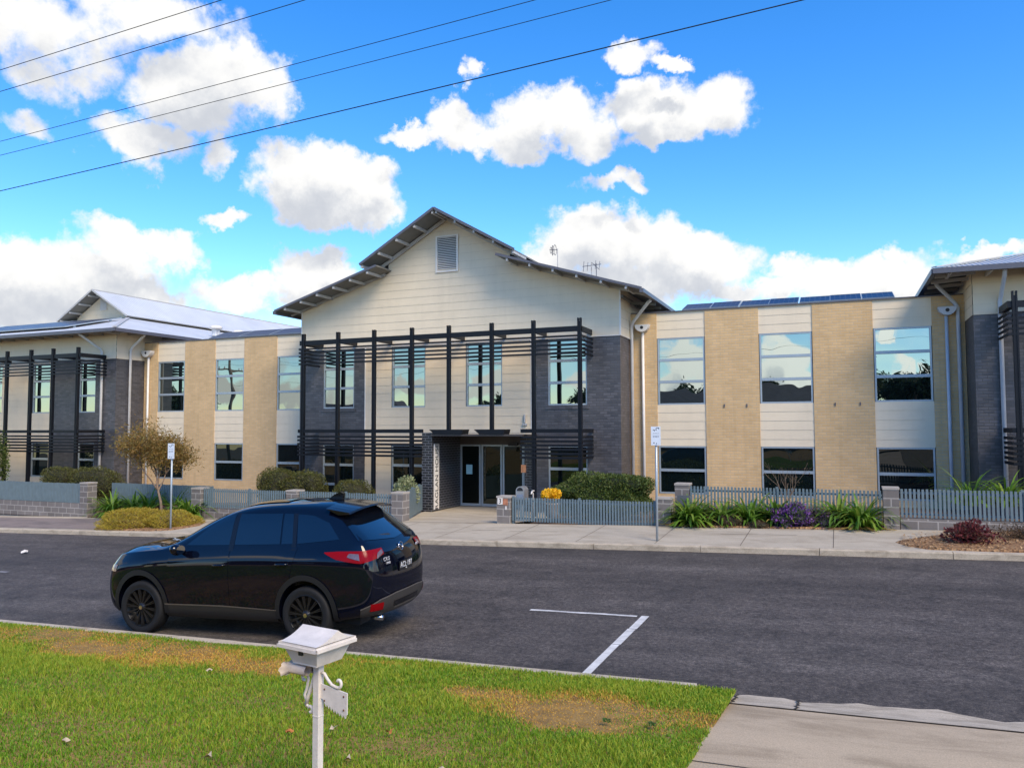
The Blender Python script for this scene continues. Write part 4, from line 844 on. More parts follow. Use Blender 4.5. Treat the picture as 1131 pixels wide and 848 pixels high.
shrub('red_shrub', (2.42, 18.3, .66), (.42, .38, .30), 'dark red leafy shrub on the bark bed at right', 'shrub', [M['red'], M['topi_core']], n=1900, size=.05, power=2, seed=21, depth=.95, core=False, amp=.45, up=.6)
shrub('twiggy_shrub', (3.55, 18.9, .62), (.75, .4, .24), 'sparse brownish green shrub on the bark bed at the right edge', 'shrub', [M['brownleaf'], M['topi_core']], n=1800, size=.05, power=2, seed=22, depth=.8, core=False, aspect=.2)
shrub('red_groundcover', (-21.3, 20.25, .02), (.7, .3, .22), 'small reddish plant in front of the dark green strappy leaves at left', 'plant', [M['red'], M['topi_core']], n=1600, size=.035, power=2, seed=23, depth=.6)
shrub('pink_flowers', (-20.4, 19.75, .08), (.28, .24, .20), 'small magenta flowers at the foot of the bronze-leaved tree', 'flowers', [leafy('magenta_petal', [(.30, .04, .20), (.12, .06, .08), (.4, .06, .28)]), M['topi_core']], n=800, size=.03, power=2, seed=24, depth=.6)
shrub('yellow_flowers', (-7.43, 20.62, .95), (.27, .26, .17), 'round heap of bright yellow flowers in the pot behind the fence', 'flowers', [M['yellow'], simple('yellow_heads', (.62, .34, .01), .8, var=.3, scale=25)], n=1500, size=.035, power=2, seed=25, aspect=.9, depth=.3, stem=False)
def strap_plant(c, label, n=70, ln=.62, w=.026, seed=0, dead=.12, spread=.30, hmul=1.0):
    """clump of long arching leaves"""
    r = np.random.default_rng(seed); c = np.array(c); o = thing('strappy_plant', tuple(c), label, 'plant', 'strappy plants in the beds')
    for nm, cnt, mat, low in (('foliage', n, M['strap'], 0), ('dead_leaf', int(n * dead), M['strap_dead'], 1)):
        Vs = []; Fs = []; k = 0
        for i in range(cnt):
            a = r.uniform(0, 2 * math.pi); l = ln * r.uniform(.65, 1.2) * (.8 if low else 1); el = r.uniform(.5, 1.45) if not low else r.uniform(.0, .6); b = np.array([math.cos(a), math.sin(a), 0]); side = np.array([-b[1], b[0], 0])
            p = c + b * r.uniform(0, spread) * r.uniform(.2, 1) + np.array([0, 0, .0]); ang = el; ns = 6; curve = r.uniform(.16, .42)
            for s in range(ns + 1):
                t = s / ns; ww = w * (1 - t ** 2.2) * r.uniform(.9, 1.1) + .002
                Vs += [p - side * ww, p + np.array([0, 0, -.006]), p + side * ww]
                if s < ns: q = k + s * 3; Fs += [(q, q + 1, q + 4, q + 3), (q + 1, q + 2, q + 5, q + 4)]
                p = p + (b * math.cos(ang) + np.array([0, 0, 1]) * math.sin(ang) * hmul) * l / ns; ang -= curve
                if p[2] < c[2] + .02: p[2] = c[2] + .02
            k += (ns + 1) * 3
        if Fs: link(nm, fast_mesh(nm, np.array(Vs) - np.array(WL[o]), np.array(Fs), mat, smooth=True), o, WL[o])
    return o
for i, (x, y, lab, n) in enumerate([(-3.55, 20.25, 'big bright green strappy clump with yellow tips at the left of the middle bed', 150), (-2.75, 20.55, 'dark green strappy clump behind the small dry plant', 100), (-2.1, 20.6, 'strappy clump against the fence, third along the middle bed', 100), (-1.45, 20.65, 'strappy clump behind the bright purple flowers', 90),
        (-.05, 20.55, 'strappy clump right of the purple flowers, against the fence', 90), (.45, 20.22, 'strappy clump with yellowing leaves left of the tall block pillar', 130)]):
    strap_plant((x, y, zpath(x, 20) + .02), lab, n=int(n * 1.5), seed=40 + i, dead=.22 if i in (0, 5) else .1, ln=.90, w=.044, hmul=1.05)
for i, (x, y, lab) in enumerate([(-23.9, 20.3, 'dark green strappy clump next to the block pillar at left'), (-23.1, 20.5, 'strappy clump second from the left block pillar'), (-22.3, 20.4, 'strappy clump left of the bronze-leaved tree'), (-21.4, 20.6, 'strappy clump just behind the bronze-leaved tree trunk'), (-19.85, 19.75, 'strappy clump between the tree and the pillar with the fence behind')]):
    strap_plant((x, y, zpath(x, 20) + .02), lab, n=140, seed=60 + i, ln=.95, w=.044, dead=.06, hmul=1.2)
for i, (x, lab) in enumerate([(3.0, 'yellowish spiky plant behind the right fence, left one'), (3.75, 'yellowish spiky plant behind the right fence by the slate wall')]):
    o = strap_plant((x, 22.3, .9), lab, n=80, seed=80 + i, ln=1.0, hmul=1.1); o.children[0].data.materials[0] = leafy('spiky_leaf', [(.10, .11, .03), (.18, .17, .05), (.06, .08, .02)])
def branch_tree(name, base, height, spread, label, cat, leafmat, nleaf, lsize, seed, levels=4, trunk=.05, clear=.35, wind=(0, 0), group=None, aspect=.35, split=3):
    r = random.Random(seed); o = thing(name, base, label, cat, group); mb = MB(); tips = []
    def grow(p, d, ln, rad, lev):
        pts = [p]; q = Vector(p); dd = Vector(d)
        for k in range(4):
            dd = (dd + Vector((r.uniform(-.16, .16) + wind[0] * .04, r.uniform(-.16, .16), .05))).normalized(); q = q + dd * ln / 4; pts.append(q.copy())
        mb.tube(pts, [rad * (1 - .12 * k) for k in range(5)], 6 if lev < levels - 1 else 4)
        if lev >= 1: tips.extend([(pts[k] * (1 - t) + pts[k + 1] * t, dd) for k in range(1, 4) for t in (.2, .7)] if lev >= levels - 2 else [])
        if lev == levels - 1: tips.append((q, dd)); return
        for k in range(split + (1 if lev == 0 else 0)):
            a = r.uniform(0, 6.28); tilt = r.uniform(.35, .85) * spread; ax = dd.orthogonal().normalized(); ax.rotate(Matrix.Rotation(a, 3, dd)); nd = (dd * math.cos(tilt) + ax * math.sin(tilt)).normalized(); nd.z += .12 + .0; nd.x += wind[0] * .1; nd.normalize()
            st = pts[r.choice((2, 3, 4))] if lev else pts[r.choice((3, 4))]; grow(st, nd, ln * r.uniform(.55, .8), rad * .55, lev + 1)
    grow(Vector(base) - Vector((0, 0, .15)), (0, 0, 1), height * clear, trunk, 0)
    mb.build('trunk', M['bark'], o, smooth=True)
    if nleaf:
        T = np.array([t[0][:] for t in tips]); idx = RNG.integers(0, len(T), nleaf); C = T[idx] + RNG.normal(size=(nleaf, 3)) * height * .035
        D = np.array([t[1][:] for t in tips])[idx]; V, F = leaves_at(C, lsize, up=-.1, aspect=aspect, out=D * .8); link('crown', fast_mesh('crown', V - np.array(WL[o]), F, leafmat), o, WL[o])
    return o
branch_tree('bronze_tree', (-20.65, 19.5, -.10), 5.2, 1.0, 'small bronze-leaved tree with a pale slim trunk in the left bed', 'tree', M['bronze'], 10000, .066, 31, levels=5, trunk=.055, clear=.27, wind=(1.1, 0), aspect=.22)
branch_tree('bare_sapling', (-1.25, 20.45, .40), 1.75, .75, 'bare leafless sapling with reddish twigs behind the purple flowers', 'sapling', M['brownleaf'], 40, .03, 35, levels=4, trunk=.018, clear=.42)
mb = MB(); mb.tube([(-1.12, 20.1, .35), (-1.11, 20.1, 1.35)], .012, 6); tag(mb.build('garden_stake', M['wood_grey']), 'thin grey stake standing in the purple flowers', 'stake')

# ------------------------------------------------------------------ the parked car
M['paint'] = simple('black_car_paint', (.002, .0028, .008), .30, coat=1, spec=0, var=0)
M['paint'].node_tree.nodes['Principled BSDF'].inputs['Coat IOR'].default_value = 1.52
M['cladp'] = simple('grey_bumper_plastic', (.038, .034, .030), .42, var=.1); M['archp'] = simple('black_arch_plastic', (.009, .009, .010), .5, var=.1); M['sillp'] = simple('dark_sill_plastic', (.020, .019, .018), .35, var=.1)
M['tint'] = simple('tinted_window', (.003, .005, .010), .03, spec=.7, coat=.7, var=0)
M['gloss'] = simple('gloss_black_trim', (.006, .006, .007), .12, var=0)
M['chrome'] = simple('chrome', (.70, .70, .72), .12, metal=1, var=0)
M['redlamp'] = simple('red_lamp', (.20, .002, .004), .18, spec=.15, coat=0, var=.1)
M['clearlamp'] = simple('clear_lamp', (.22, .15, .15), .2, metal=.5, var=.2, scale=30)
M['badge'] = simple('silver_badge', (.62, .62, .64), .4, metal=.2, var=0)
M['rim'] = simple('black_alloy', (.010, .010, .011), .3, metal=.4, var=0)
M['spoke'] = simple('dark_alloy_face', (.032, .032, .034), .25, metal=.6, var=0)
h, sl = .078, .0285
fw = Vector((-math.cos(h) * math.cos(sl), -math.sin(h) * math.cos(sl), -math.sin(sl))); up = Vector((0, 0, 1)); lf = up.cross(fw).normalized(); up = fw.cross(lf)
car = thing('parked_car', (-7.93, 9.335, zroad(-7.93) - .004), 'glossy black five-door SUV parked at the near kerb, seen from its rear left', 'car')
car.rotation_euler = Matrix((fw, lf, up)).transposed().to_euler(); car.scale = (1.0, 1.0, 1.075)
ST = [
 [(2.0,0,0.25),(1.98,0.54,0.25),(2.06,0.62,0.36),(2.095,0.64,0.5),(2.105,0.63,0.6778),(2.075,0.608,0.8556),(1.98,0.56,0.9978),(1.91,0.42,1.0478),(1.89,0.23,1.07),(1.89,0,1.0756)],
 [(1.905,0,0.22),(1.925,0.74,0.22),(1.995,0.82,0.34),(2.025,0.84,0.5),(2.025,0.84,0.687),(1.985,0.828,0.852),(1.875,0.75,1.0095),(1.825,0.55,1.081),(1.805,0.3,1.103),(1.805,0,1.1085)],
 [(1.71,0,0.2),(1.74,0.8,0.2),(1.76,0.88,0.31),(1.76,0.905,0.5),(1.76,0.91,0.6984),(1.73,0.903,0.8656),(1.66,0.812,1.037),(1.64,0.6,1.1101),(1.64,0.33,1.1362),(1.64,0,1.1414)],
 [(1.35,0,0.2),(1.35,0.8,0.2),(1.35,0.88,0.3),(1.35,0.915,0.5),(1.35,0.92,0.71),(1.35,0.923,0.925),(1.33,0.832,1.07),(1.32,0.64,1.125),(1.32,0.35,1.15),(1.32,0,1.155)],
 [(1.0,0,0.2),(1.0,0.8,0.2),(1.0,0.875,0.29),(1.0,0.9,0.48),(1.0,0.92,0.71),(1.0,0.923,0.945),(0.99,0.837,1.095),(0.96,0.75,1.115),(1.02,0.42,1.155),(1.06,0,1.165)],
 [(0.62,0,0.2),(0.62,0.8,0.2),(0.62,0.87,0.29),(0.62,0.885,0.46),(0.62,0.915,0.71),(0.62,0.923,0.965),(0.6,0.847,1.11),(0.49,0.7,1.36),(0.6,0.4,1.385),(0.64,0,1.4)],
 [(0.22,0,0.2),(0.22,0.8,0.2),(0.22,0.87,0.29),(0.22,0.88,0.46),(0.22,0.912,0.71),(0.22,0.923,0.975),(0.22,0.852,1.12),(0.02,0.645,1.56),(0.1,0.37,1.605),(0.14,0,1.62)],
 [(-0.25,0,0.2),(-0.25,0.8,0.2),(-0.25,0.87,0.29),(-0.25,0.88,0.46),(-0.25,0.912,0.71),(-0.25,0.923,0.985),(-0.25,0.855,1.13),(-0.32,0.632,1.615),(-0.3,0.37,1.665),(-0.3,0,1.68)],
 [(-0.8,0,0.2),(-0.8,0.8,0.2),(-0.8,0.87,0.29),(-0.8,0.885,0.46),(-0.8,0.914,0.71),(-0.8,0.925,0.995),(-0.8,0.857,1.145),(-0.8,0.625,1.63),(-0.8,0.37,1.685),(-0.8,0,1.7)],
 [(-1.3,0,0.2),(-1.3,0.8,0.2),(-1.3,0.875,0.29),(-1.3,0.905,0.48),(-1.3,0.922,0.71),(-1.3,0.933,1.005),(-1.3,0.852,1.16),(-1.28,0.61,1.62),(-1.28,0.36,1.685),(-1.28,0,1.7)],
 [(-1.65,0,0.22),(-1.65,0.8,0.22),(-1.65,0.88,0.31),(-1.65,0.91,0.5),(-1.65,0.92,0.73),(-1.65,0.928,1.015),(-1.63,0.832,1.175),(-1.53,0.592,1.595),(-1.53,0.35,1.66),(-1.53,0,1.68)],
 [(-1.95,0,0.26),(-1.93,0.78,0.26),(-1.95,0.86,0.35),(-1.96,0.89,0.51),(-1.96,0.9,0.75),(-1.94,0.898,1.025),(-1.88,0.782,1.19),(-1.66,0.6,1.55),(-1.66,0.34,1.62),(-1.66,0,1.64)],
 [(-2.2,0,0.3),(-2.18,0.7,0.3),(-2.22,0.79,0.39),(-2.23,0.82,0.53),(-2.23,0.85,0.76),(-2.2,0.838,1.035),(-2.1,0.8,1.195),(-1.73,0.6,1.51),(-1.75,0.32,1.56),(-1.75,0,1.575)],
 [(-2.325,0,0.33),(-2.305,0.54,0.33),(-2.355,0.62,0.42),(-2.365,0.65,0.54),(-2.36,0.7,0.76),(-2.32,0.7,1.035),(-2.215,0.7,1.195),(-1.78,0.585,1.47),(-1.79,0.3,1.495),(-1.79,0,1.505)]]
def car_body():
    bm = bmesh.new(); Lf = []; Rt = []
    for s in ST:
        l = [bm.verts.new(p) for p in s]; r = [l[i] if s[i][1] == 0 else bm.verts.new((s[i][0], -s[i][1], s[i][2])) for i in range(10)]; Lf.append(l); Rt.append(r)
    cr = bm.edges.layers.float.new('crease_edge')
    for i in range(len(ST) - 1):
        for k in range(9):
            bm.faces.new((Lf[i][k], Lf[i + 1][k], Lf[i + 1][k + 1], Lf[i][k + 1])); bm.faces.new((Rt[i][k + 1], Rt[i + 1][k + 1], Rt[i + 1][k], Rt[i][k]))
    for i, dx in ((0, .05), (len(ST) - 1, -.035)):
        Cn = {k: bm.verts.new((ST[i][k][0] + dx, 0, ST[i][k][2])) for k in range(1, 9)}; l, r = Lf[i], Rt[i]; Cn[0] = l[0]; Cn[9] = l[9]
        for k in range(9):
            for side in (l, r):
                vs = [v for n_, v in enumerate((side[k], side[k + 1], Cn[k + 1], Cn[k])) if True]; u = []
                for v in vs:
                    if v not in u: u.append(v)
                if len(u) > 2: bm.faces.new(u)
    bmesh.ops.recalc_face_normals(bm, faces=bm.faces)
    for i in range(len(ST) - 1):
        for S in (Lf, Rt):
            for k, c in ((6, .55), (5, .25), (7, .25)):
                e = bm.edges.get((S[i][k], S[i + 1][k]))
                if e: e[cr] = c
    me = bpy.data.meshes.new('body'); bm.to_mesh(me); bm.free(); return me
def evaluated(ob):
    dg = bpy.context.evaluated_depsgraph_get(); dg.update(); return bpy.data.meshes.new_from_object(ob.evaluated_get(dg))
tmp = bpy.data.objects.new('tmp_body', car_body()); col.objects.link(tmp)
md = tmp.modifiers.new('s', 'SUBSURF'); md.levels = 3; md.render_levels = 3
full = evaluated(tmp); bm = bmesh.new(); bm.from_mesh(full); BVH = BVHTree.FromBMesh(bm); bm.free()
cut = MB()
for ax in (1.35, -1.35):
    for s in (1, -1): cut.tube([(ax, s * .58, .365), (ax, s * 1.2, .365)], .405, 56)
cb = bpy.data.meshes.new('cutter'); cb.from_pydata(cut.v, [], cut.f); cbm = bmesh.new(); cbm.from_mesh(cb); bmesh.ops.recalc_face_normals(cbm, faces=cbm.faces); cbm.to_mesh(cb); cbm.free()
cob = bpy.data.objects.new('cutter', cb); col.objects.link(cob)
mb_ = tmp.modifiers.new('b', 'BOOLEAN'); mb_.object = cob; mb_.operation = 'DIFFERENCE'; mb_.solver = 'EXACT'
body_me = evaluated(tmp); bpy.data.objects.remove(tmp); bpy.data.objects.remove(cob)
body_me.name = 'body'; body_me.materials.clear(); body_me.materials.append(M['paint']); body_me.polygons.foreach_set('use_smooth', [True] * len(body_me.polygons))
try: body_me.set_sharp_from_angle(angle=R(38))
except Exception: pass
body = link('body', body_me, car, (0, 0, 0), True)
def hit(o, d):
    r = BVH.ray_cast(Vector(o), Vector(d).normalized())
    return (r[0], r[1]) if r[0] is not None else (None, None)
def patch(name, rows, mat, parent=None, off=.004, thick=.0, ray='y', sgn=1):
    """a panel that follows the body: rows of points, cast on to the body from outside"""
    V = []; F = []; nc = len(rows[0])
    for rw in rows:
        for p in rw:
            if ray == 'y': o, d = (p[0], sgn * 2, p[1]), (0, -sgn, 0)
            elif ray == 'x': o, d = (-4, p[0], p[1]), (1, 0, 0)
            elif ray == 'f': o, d = (4, p[0], p[1]), (-1, 0, 0)
            else: o, d = p
            q, n = hit(o, d)
            if q is None: q, n = Vector(V[-1]) if V else Vector((0, 0, 0)), Vector((0, 0, 0))
            if n.dot(Vector(d)) > 0: n = -n
            V.append(tuple(q + n * off))
    for i in range(len(rows) - 1):
        for j in range(nc - 1): F.append((i * nc + j, i * nc + j + 1, (i + 1) * nc + j + 1, (i + 1) * nc + j))
    me = bpy.data.meshes.new(name); me.from_pydata(V, [], F); me.materials.append(mat); me.polygons.foreach_set('use_smooth', [True] * len(F)); me.update()
    return link(name, me, parent or car, (0, 0, 0), True)
def interp(pts, t):
    ts = [p[0] for p in pts]; return tuple(np.interp(t, ts, [p[k] for p in pts]) for k in range(1, len(pts[0])))
def between(bot, top, n=16, m=8):
    """rows from bottom curve to top curve; each a list of (t, a, b)"""
    return [[tuple(np.array(interp(bot, t)) * (1 - v) + np.array(interp(top, t)) * v) for t in np.linspace(0, 1, n)] for v in np.linspace(0, 1, m)]
for sgn in (1, -1):
    k = dict(ray='y', sgn=sgn)
    d1 = patch('door', between([(0, .92, .47), (.3, .86, .42), (1, -.145, .42)], [(0, .86, 1.07), (1, -.145, 1.13)], 14, 10), M['paint'], off=.004, **k)
    d2 = patch('door', between([(0, -.165, .42), (.62, -.82, .42), (.8, -.93, .60), (1, -1.12, .76)], [(0, -.165, 1.13), (1, -1.22, 1.16)], 20, 10), M['paint'], off=.004, **k)
    for d, x0, x1, z in ((d1, .10, -.11, .925), (d2, -.90, -1.11, .955)):
        y = sgn * (.935)
        mb = MB(); mb.tube([(x0, y - sgn * .03, z - .002), (x0 - .03, y + sgn * .015, z), (x1 + .03, y + sgn * .015, z + .006), (x1, y - sgn * .03, z + .006)], [.012, .016, .015, .012], 8); mb.build('handle', M['paint'], d, local=True, smooth=True)
    wt = 'window'
    patch(wt, between([(0, .62, 1.155), (1, -.115, 1.172)], [(0, .58, 1.185), (.30, .33, 1.365), (.58, .07, 1.505), (.75, -.03, 1.532), (1, -.09, 1.54)], 18, 9), M['tint'], off=.005, **k)
    patch(wt, between([(0, -.20, 1.175), (1, -.93, 1.192)], [(0, -.17, 1.545), (1, -.86, 1.553)], 14, 8), M['tint'], off=.005, **k)
    patch(wt, between([(0, -.955, 1.193), (1, -1.125, 1.197)], [(0, -.885, 1.553), (1, -1.03, 1.548)], 6, 8), M['tint'], off=.005, **k)
    patch(wt, between([(0, -1.20, 1.20), (1, -1.80, 1.25)], [(0, -1.10, 1.545), (.5, -1.34, 1.53), (1, -1.60, 1.44)], 14, 8), M['tint'], off=.005, **k)
    patch('pillar_trim', between([(0, -.118, 1.10), (1, -.197, 1.10)], [(0, -.092, 1.555), (1, -.168, 1.555)], 3, 7), M['gloss'], off=.004, **k)
    patch('pillar_trim', between([(0, -1.128, 1.12), (1, -1.197, 1.12)], [(0, -1.033, 1.555), (1, -1.097, 1.555)], 3, 7), M['gloss'], off=.004, **k)
    patch('sill_trim', between([(0, .93, .235), (1, -.90, .235)], [(0, .93, .40), (.6, -.05, .405), (1, -.90, .385)], 20, 6), M['sillp'], off=.012, **k)
    patch('sill_highlight', between([(0, .93, .400), (.6, -.05, .405), (1, -.90, .385)], [(0, .93, .416), (.6, -.05, .422), (1, -.90, .397)], 20, 2), simple('sill_highlight_tan', (.16, .14, .12), .3, metal=.5, var=0), off=.016, **k)  # reflected highlight along the sill's top edge, put in as a tan strip
    for ax in (1.35, -1.35):
        rows = [[(ax + r * math.cos(t), .365 + r * math.sin(t)) for t in np.linspace(-.18, math.pi + .18, 30)] for r in (.405, .42, .45, .475)]
        patch('arch_trim', rows, M['archp'], off=.014, **k)
    # mirrors
    m = MB()
    n = 14
    prof = []
    for i in range(9):
        t = i / 8; rr = math.sin(math.pi * min(1, .12 + t * .82)) ** .6
        prof.append((rr * .095, rr * .075, t))
    vs = []; fs = []
    for i, (ry, rz, t) in enumerate(prof):
        x = .68 - .13 * t * 1.0
        for j in range(n):
            a = 2 * math.pi * j / n; vs.append((x, sgn * (1.02 + ry * 1.15 * math.cos(a) + .02 * math.sin(a)), 1.125 + rz * math.sin(a)))
    for i in range(8):
        for j in range(n): fs.append((i * n + j, i * n + (j + 1) % n, (i + 1) * n + (j + 1) % n, (i + 1) * n + j))
    m.add(vs, fs + [tuple(range(n)), tuple(8 * n + j for j in range(n))]); m.tube([(.64, sgn * .87, 1.08), (.645, sgn * .97, 1.09)], [.035, .03], 8)
    mi = m.build('mirror', M['paint'], car, local=True, smooth=True)
    g = MB(); g.add([(.546, sgn * (1.02 + .085 * math.cos(a)), 1.125 + .058 * math.sin(a)) for a in np.linspace(0, 2 * math.pi, 17)[:-1]], [tuple(range(16))]); g.build('mirror_glass', M['tint'], mi, local=True)
    # wrap-round tail lamp: cast towards a point inside the rear corner
    def wrap(z, deg): a = R(deg); c = Vector((-1.62, sgn * .42, z)); d = Vector((math.cos(a), sgn * math.sin(a), 0)); return (tuple(c + d * 2), tuple(-d))
    def wrow(zb, zt, degs, m_=6): return [[wrap(zb(t) * (1 - v) + zt(t) * v, d) for t, d in zip(np.linspace(0, 1, len(degs)), degs)] for v in np.linspace(0, 1, m_)]
    degs = np.linspace(92, 174, 24)
    lamp = patch('tail_lamp', wrow(lambda t: np.interp(t, [0, .25, .6, 1], [1.095, 1.025, .975, 1.05]), lambda t: np.interp(t, [0, .3, .7, 1], [1.105, 1.115, 1.12, 1.12]), degs), M['redlamp'], off=.012, ray='v')
    patch('clear_section', wrow(lambda t: np.interp(t, [0, 1], [1.05, 1.01]), lambda t: np.interp(t, [0, .2, 1], [1.05, 1.09, 1.085]), np.linspace(128, 141, 8)), M['clearlamp'], lamp, off=.017, ray='v')
    patch('clear_section', wrow(lambda t: np.interp(t, [0, 1], [1.01, 1.06]), lambda t: np.interp(t, [0, .2, 1], [1.03, 1.075, 1.105]), np.linspace(160, 172, 8)), M['clearlamp'], lamp, off=.017, ray='v')
    patch('head_lamp', [[((4 * math.cos(R(a)) + 1.4, sgn * (.35 + 4 * math.sin(R(a))), z), (-math.cos(R(a)), -sgn * math.sin(R(a)), 0)) for a in np.linspace(18, 52, 10)] for z in (.80, .83, .86, .885)], M['clearlamp'], off=.006, ray='v')
    patch('rear_reflector', [[wrap(z, a) for a in np.linspace(151, 166, 6)] for z in (.405, .43, .46, .49)], M['redlamp'], off=.022, ray='v')
# rear bumper cladding, bright line, hatch glass, spoiler
def rr(z, deg): a = R(deg); return ((-1.5 + 4 * math.cos(a), 4 * math.sin(a) * .95, z), (-math.cos(a), -math.sin(a) * .95, 0))
degs = np.concatenate([np.linspace(126, 150, 10), np.linspace(152, 208, 16), np.linspace(210, 234, 10)])
edge = lambda d: np.interp(abs(d - 180), [0, 22, 40, 54], [.555, .555, .53, .43])
patch('rear_bumper', [[rr(.335 + (edge(d) - .335) * v, d) for d in degs] for v in np.linspace(0, 1, 7)], M['cladp'], off=.014, ray='v')
patch('bumper_strip', [[rr(edge(d) + e, d) for d in degs] for e in (-.008, .006)], simple('satin_strip', (.30, .27, .24), .3, metal=.7, var=0), off=.018, ray='v')
patch('bumper_insert', [[rr(z, d) for d in np.linspace(156, 204, 16)] for z in (.40, .43, .46)], M['gloss'], off=.019, ray='v')
patch('lower_strip', [[rr(z, d) for d in np.linspace(158, 202, 16)] for z in (.375, .39)], simple('satin_strip_low', (.24, .21, .18), .35, metal=.6, var=0), off=.022, ray='v')
patch('rear_window', between([(0, -.745, 1.235), (.5, 0, 1.185), (1, .745, 1.235)], [(0, -.605, 1.485), (.5, 0, 1.53), (1, .605, 1.485)], 17, 9), M['tint'], off=.006, ray='x')
patch('windscreen', between([(0, -.62, 1.16), (.5, 0, 1.20), (1, .62, 1.16)], [(0, -.52, 1.52), (.5, 0, 1.55), (1, .52, 1.52)], 15, 8), M['tint'], off=.006, ray='f')
mb = MB(); n = 13; yy = np.linspace(-.635, .635, n); A = []
for y in yy:
    c = 1 - (y / .66) ** 2; zt = 1.600 + .065 * c; A += [(-1.52, y, zt + .012), (-1.86 - .05 * c, y * .97, zt - .04), (-1.87 - .05 * c, y * .97, zt - .062), (-1.70, y * .98, zt - .07)]
mb.add(A, [(i * 4 + a, (i + 1) * 4 + a, (i + 1) * 4 + (a + 1) % 4, i * 4 + (a + 1) % 4) for i in range(n - 1) for a in range(4)] + [(0, 1, 2, 3), ((n - 1) * 4 + 3, (n - 1) * 4 + 2, (n - 1) * 4 + 1, (n - 1) * 4)])
for s in (): mb.prism([(-1.79, s * .632, 1.555), (-1.86, s * .615, 1.55), (-1.88, s * .65, 1.41), (-1.85, s * .66, 1.41)], (0, s * .018, 0))
mb.build('spoiler', M['gloss'], car, local=True)
mb = MB(); mb.prism([(-1.18, -.03, 1.685), (-1.42, -.03, 1.675), (-1.44, -.02, 1.765), (-1.39, -.02, 1.785), (-1.30, -.02, 1.75)], (0, .06, 0)); mb.build('roof_fin', M['gloss'], car, local=True)
patch('sunroof', [[((x, y, 3), (0, 0, -1)) for y in np.linspace(-.36, .36, 7)] for x in np.linspace(.02, -.75, 8)], M['tint'], off=.012, ray='v')
mb = MB(); mb.tube([(-2.155, -.05, 1.205), (-2.15, .08, 1.24), (-2.10, .42, 1.26)], [.022, .016, .007], 8); mb.build('wiper', M['plastic'], car, local=True, smooth=True)
q, nrm = hit((-4, 0, .86), (1, 0, 0))
mb = MB(); px = q.x - .014; mb.box(px - .008, px, -.195, .195, .795, .915); pl = mb.build('number_plate', simple('black_plate', (.012, .012, .014), .35, var=0), car, local=True)
lt = simple('plate_lettering', (.72, .72, .72), .4, var=0)
text_part('lettering', 'ACL\u00b7197', .098, lt, pl, (px - .010, 0, .862), (0, -1, 0), (0, 0, 1), .001)
text_part('lettering', 'VIC', .026, lt, pl, (px - .010, 0, .810), (0, -1, 0), (0, 0, 1), .001)
q, nrm = hit((-4, 0, 1.09), (1, 0, 0))
mb = MB(); bx = q.x - .012
mb.tube([(bx + .010 * math.sin(t), .060 * math.cos(t), 1.085 + .050 * math.sin(t)) for t in np.linspace(0, 2 * math.pi, 29)], .0065, 6)
mb.tube([(bx - .004, .050, 1.108), (bx - .004, .026, 1.102), (bx - .004, 0, 1.075), (bx - .004, -.026, 1.102), (bx - .004, -.050, 1.108)], [.004, .009, .010, .009, .004], 6)
mb.tube([(bx, .052, 1.080), (bx, .02, 1.070), (bx, 0, 1.062), (bx, -.02, 1.070), (bx, -.052, 1.080)], [.003, .004, .005, .004, .003], 6)
mb.build('emblem', M['chrome'], car, local=True, smooth=True)
for body_t, size, y, z in (('CX-5', .066, .47, .985), ('AWD', .040, .445, .935), ('AWD', .046, -.53, 1.05)):
    q, nrm = hit((-4, y, z), (1, 0, 0)); n2 = Vector((nrm.x, nrm.y, 0)).normalized(); n2 = n2 if n2.x < 0 else -n2
    text_part('badge', body_t, size, M['badge'], car, tuple(q + n2 * .012), tuple(Vector((0, 0, 1)).cross(n2)), (0, 0, 1), .003, local=True)
mb = MB(); mb.tube([(-2.10, .48, .27), (-2.27, .48, .27)], .035, 12); mb.build('exhaust', M['chrome'], car, local=True, smooth=True)
mb = MB(); mb.box(-2.0, 2.0, -.6, .6, .20, .34); mb.build('underbody', M['plastic'], car, local=True)
def wheel(x, y):
    """tyre > and rim with thin paired spokes, facing outwards"""
    s = 1 if y > 0 else -1
    mb = MB(); prof = [(.255, -.10), (.30, -.112), (.335, -.112), (.352, -.09), (.358, -.04), (.358, .04), (.352, .09), (.335, .112), (.30, .112), (.255, .10)]
    mb.lathe(prof, 56, axis='y', c=(0, 0, 0)); t = mb.build('wheel', M['rubber'], car, loc=(0, 0, 0), local=True, smooth=True); t.location = (x, y, .358 * .965); t.scale = (1.02, 1, .965); t.name = 'wheel'
    mb = MB(); mb.lathe([(.256, -.10), (.262, .095 * 1), (.248, .108), (.240, .10), (.238, .0), (.19, -.02), (0, -.02)] if s > 0 else [(.256, .10), (.262, -.095), (.248, -.108), (.240, -.10), (.238, 0), (.19, .02), (0, .02)], 48, axis='y')
    mb.build('rim', M['rim'], t, local=True, smooth=True)
    mb = MB(); k = 14
    for i in range(k):
        a = 2 * math.pi * i / k + .1
        for da in (-.05, .05):
            p = (.055 * math.cos(a), s * .085, .055 * math.sin(a)); q = (.243 * math.cos(a + da), s * .098, .243 * math.sin(a + da)); mb.bar(p, q, .013, .022, up=(0, 1, 0))
    mb.lathe([(.0, s * .112), (.034, s * .110), (.05, s * .098), (.066, s * .085), (.07, s * .05)], 24, axis='y')
    mb.build('spokes', M['spoke'], t, local=True)
    mb = MB(); mb.lathe([(0, s * .1135), (.026, s * .1125)], 18, axis='y'); mb.build('hub_cap', M['chrome'], t, local=True)
for x in (1.35, -1.35):
    for y in (.795, -.795): wheel(x, y)

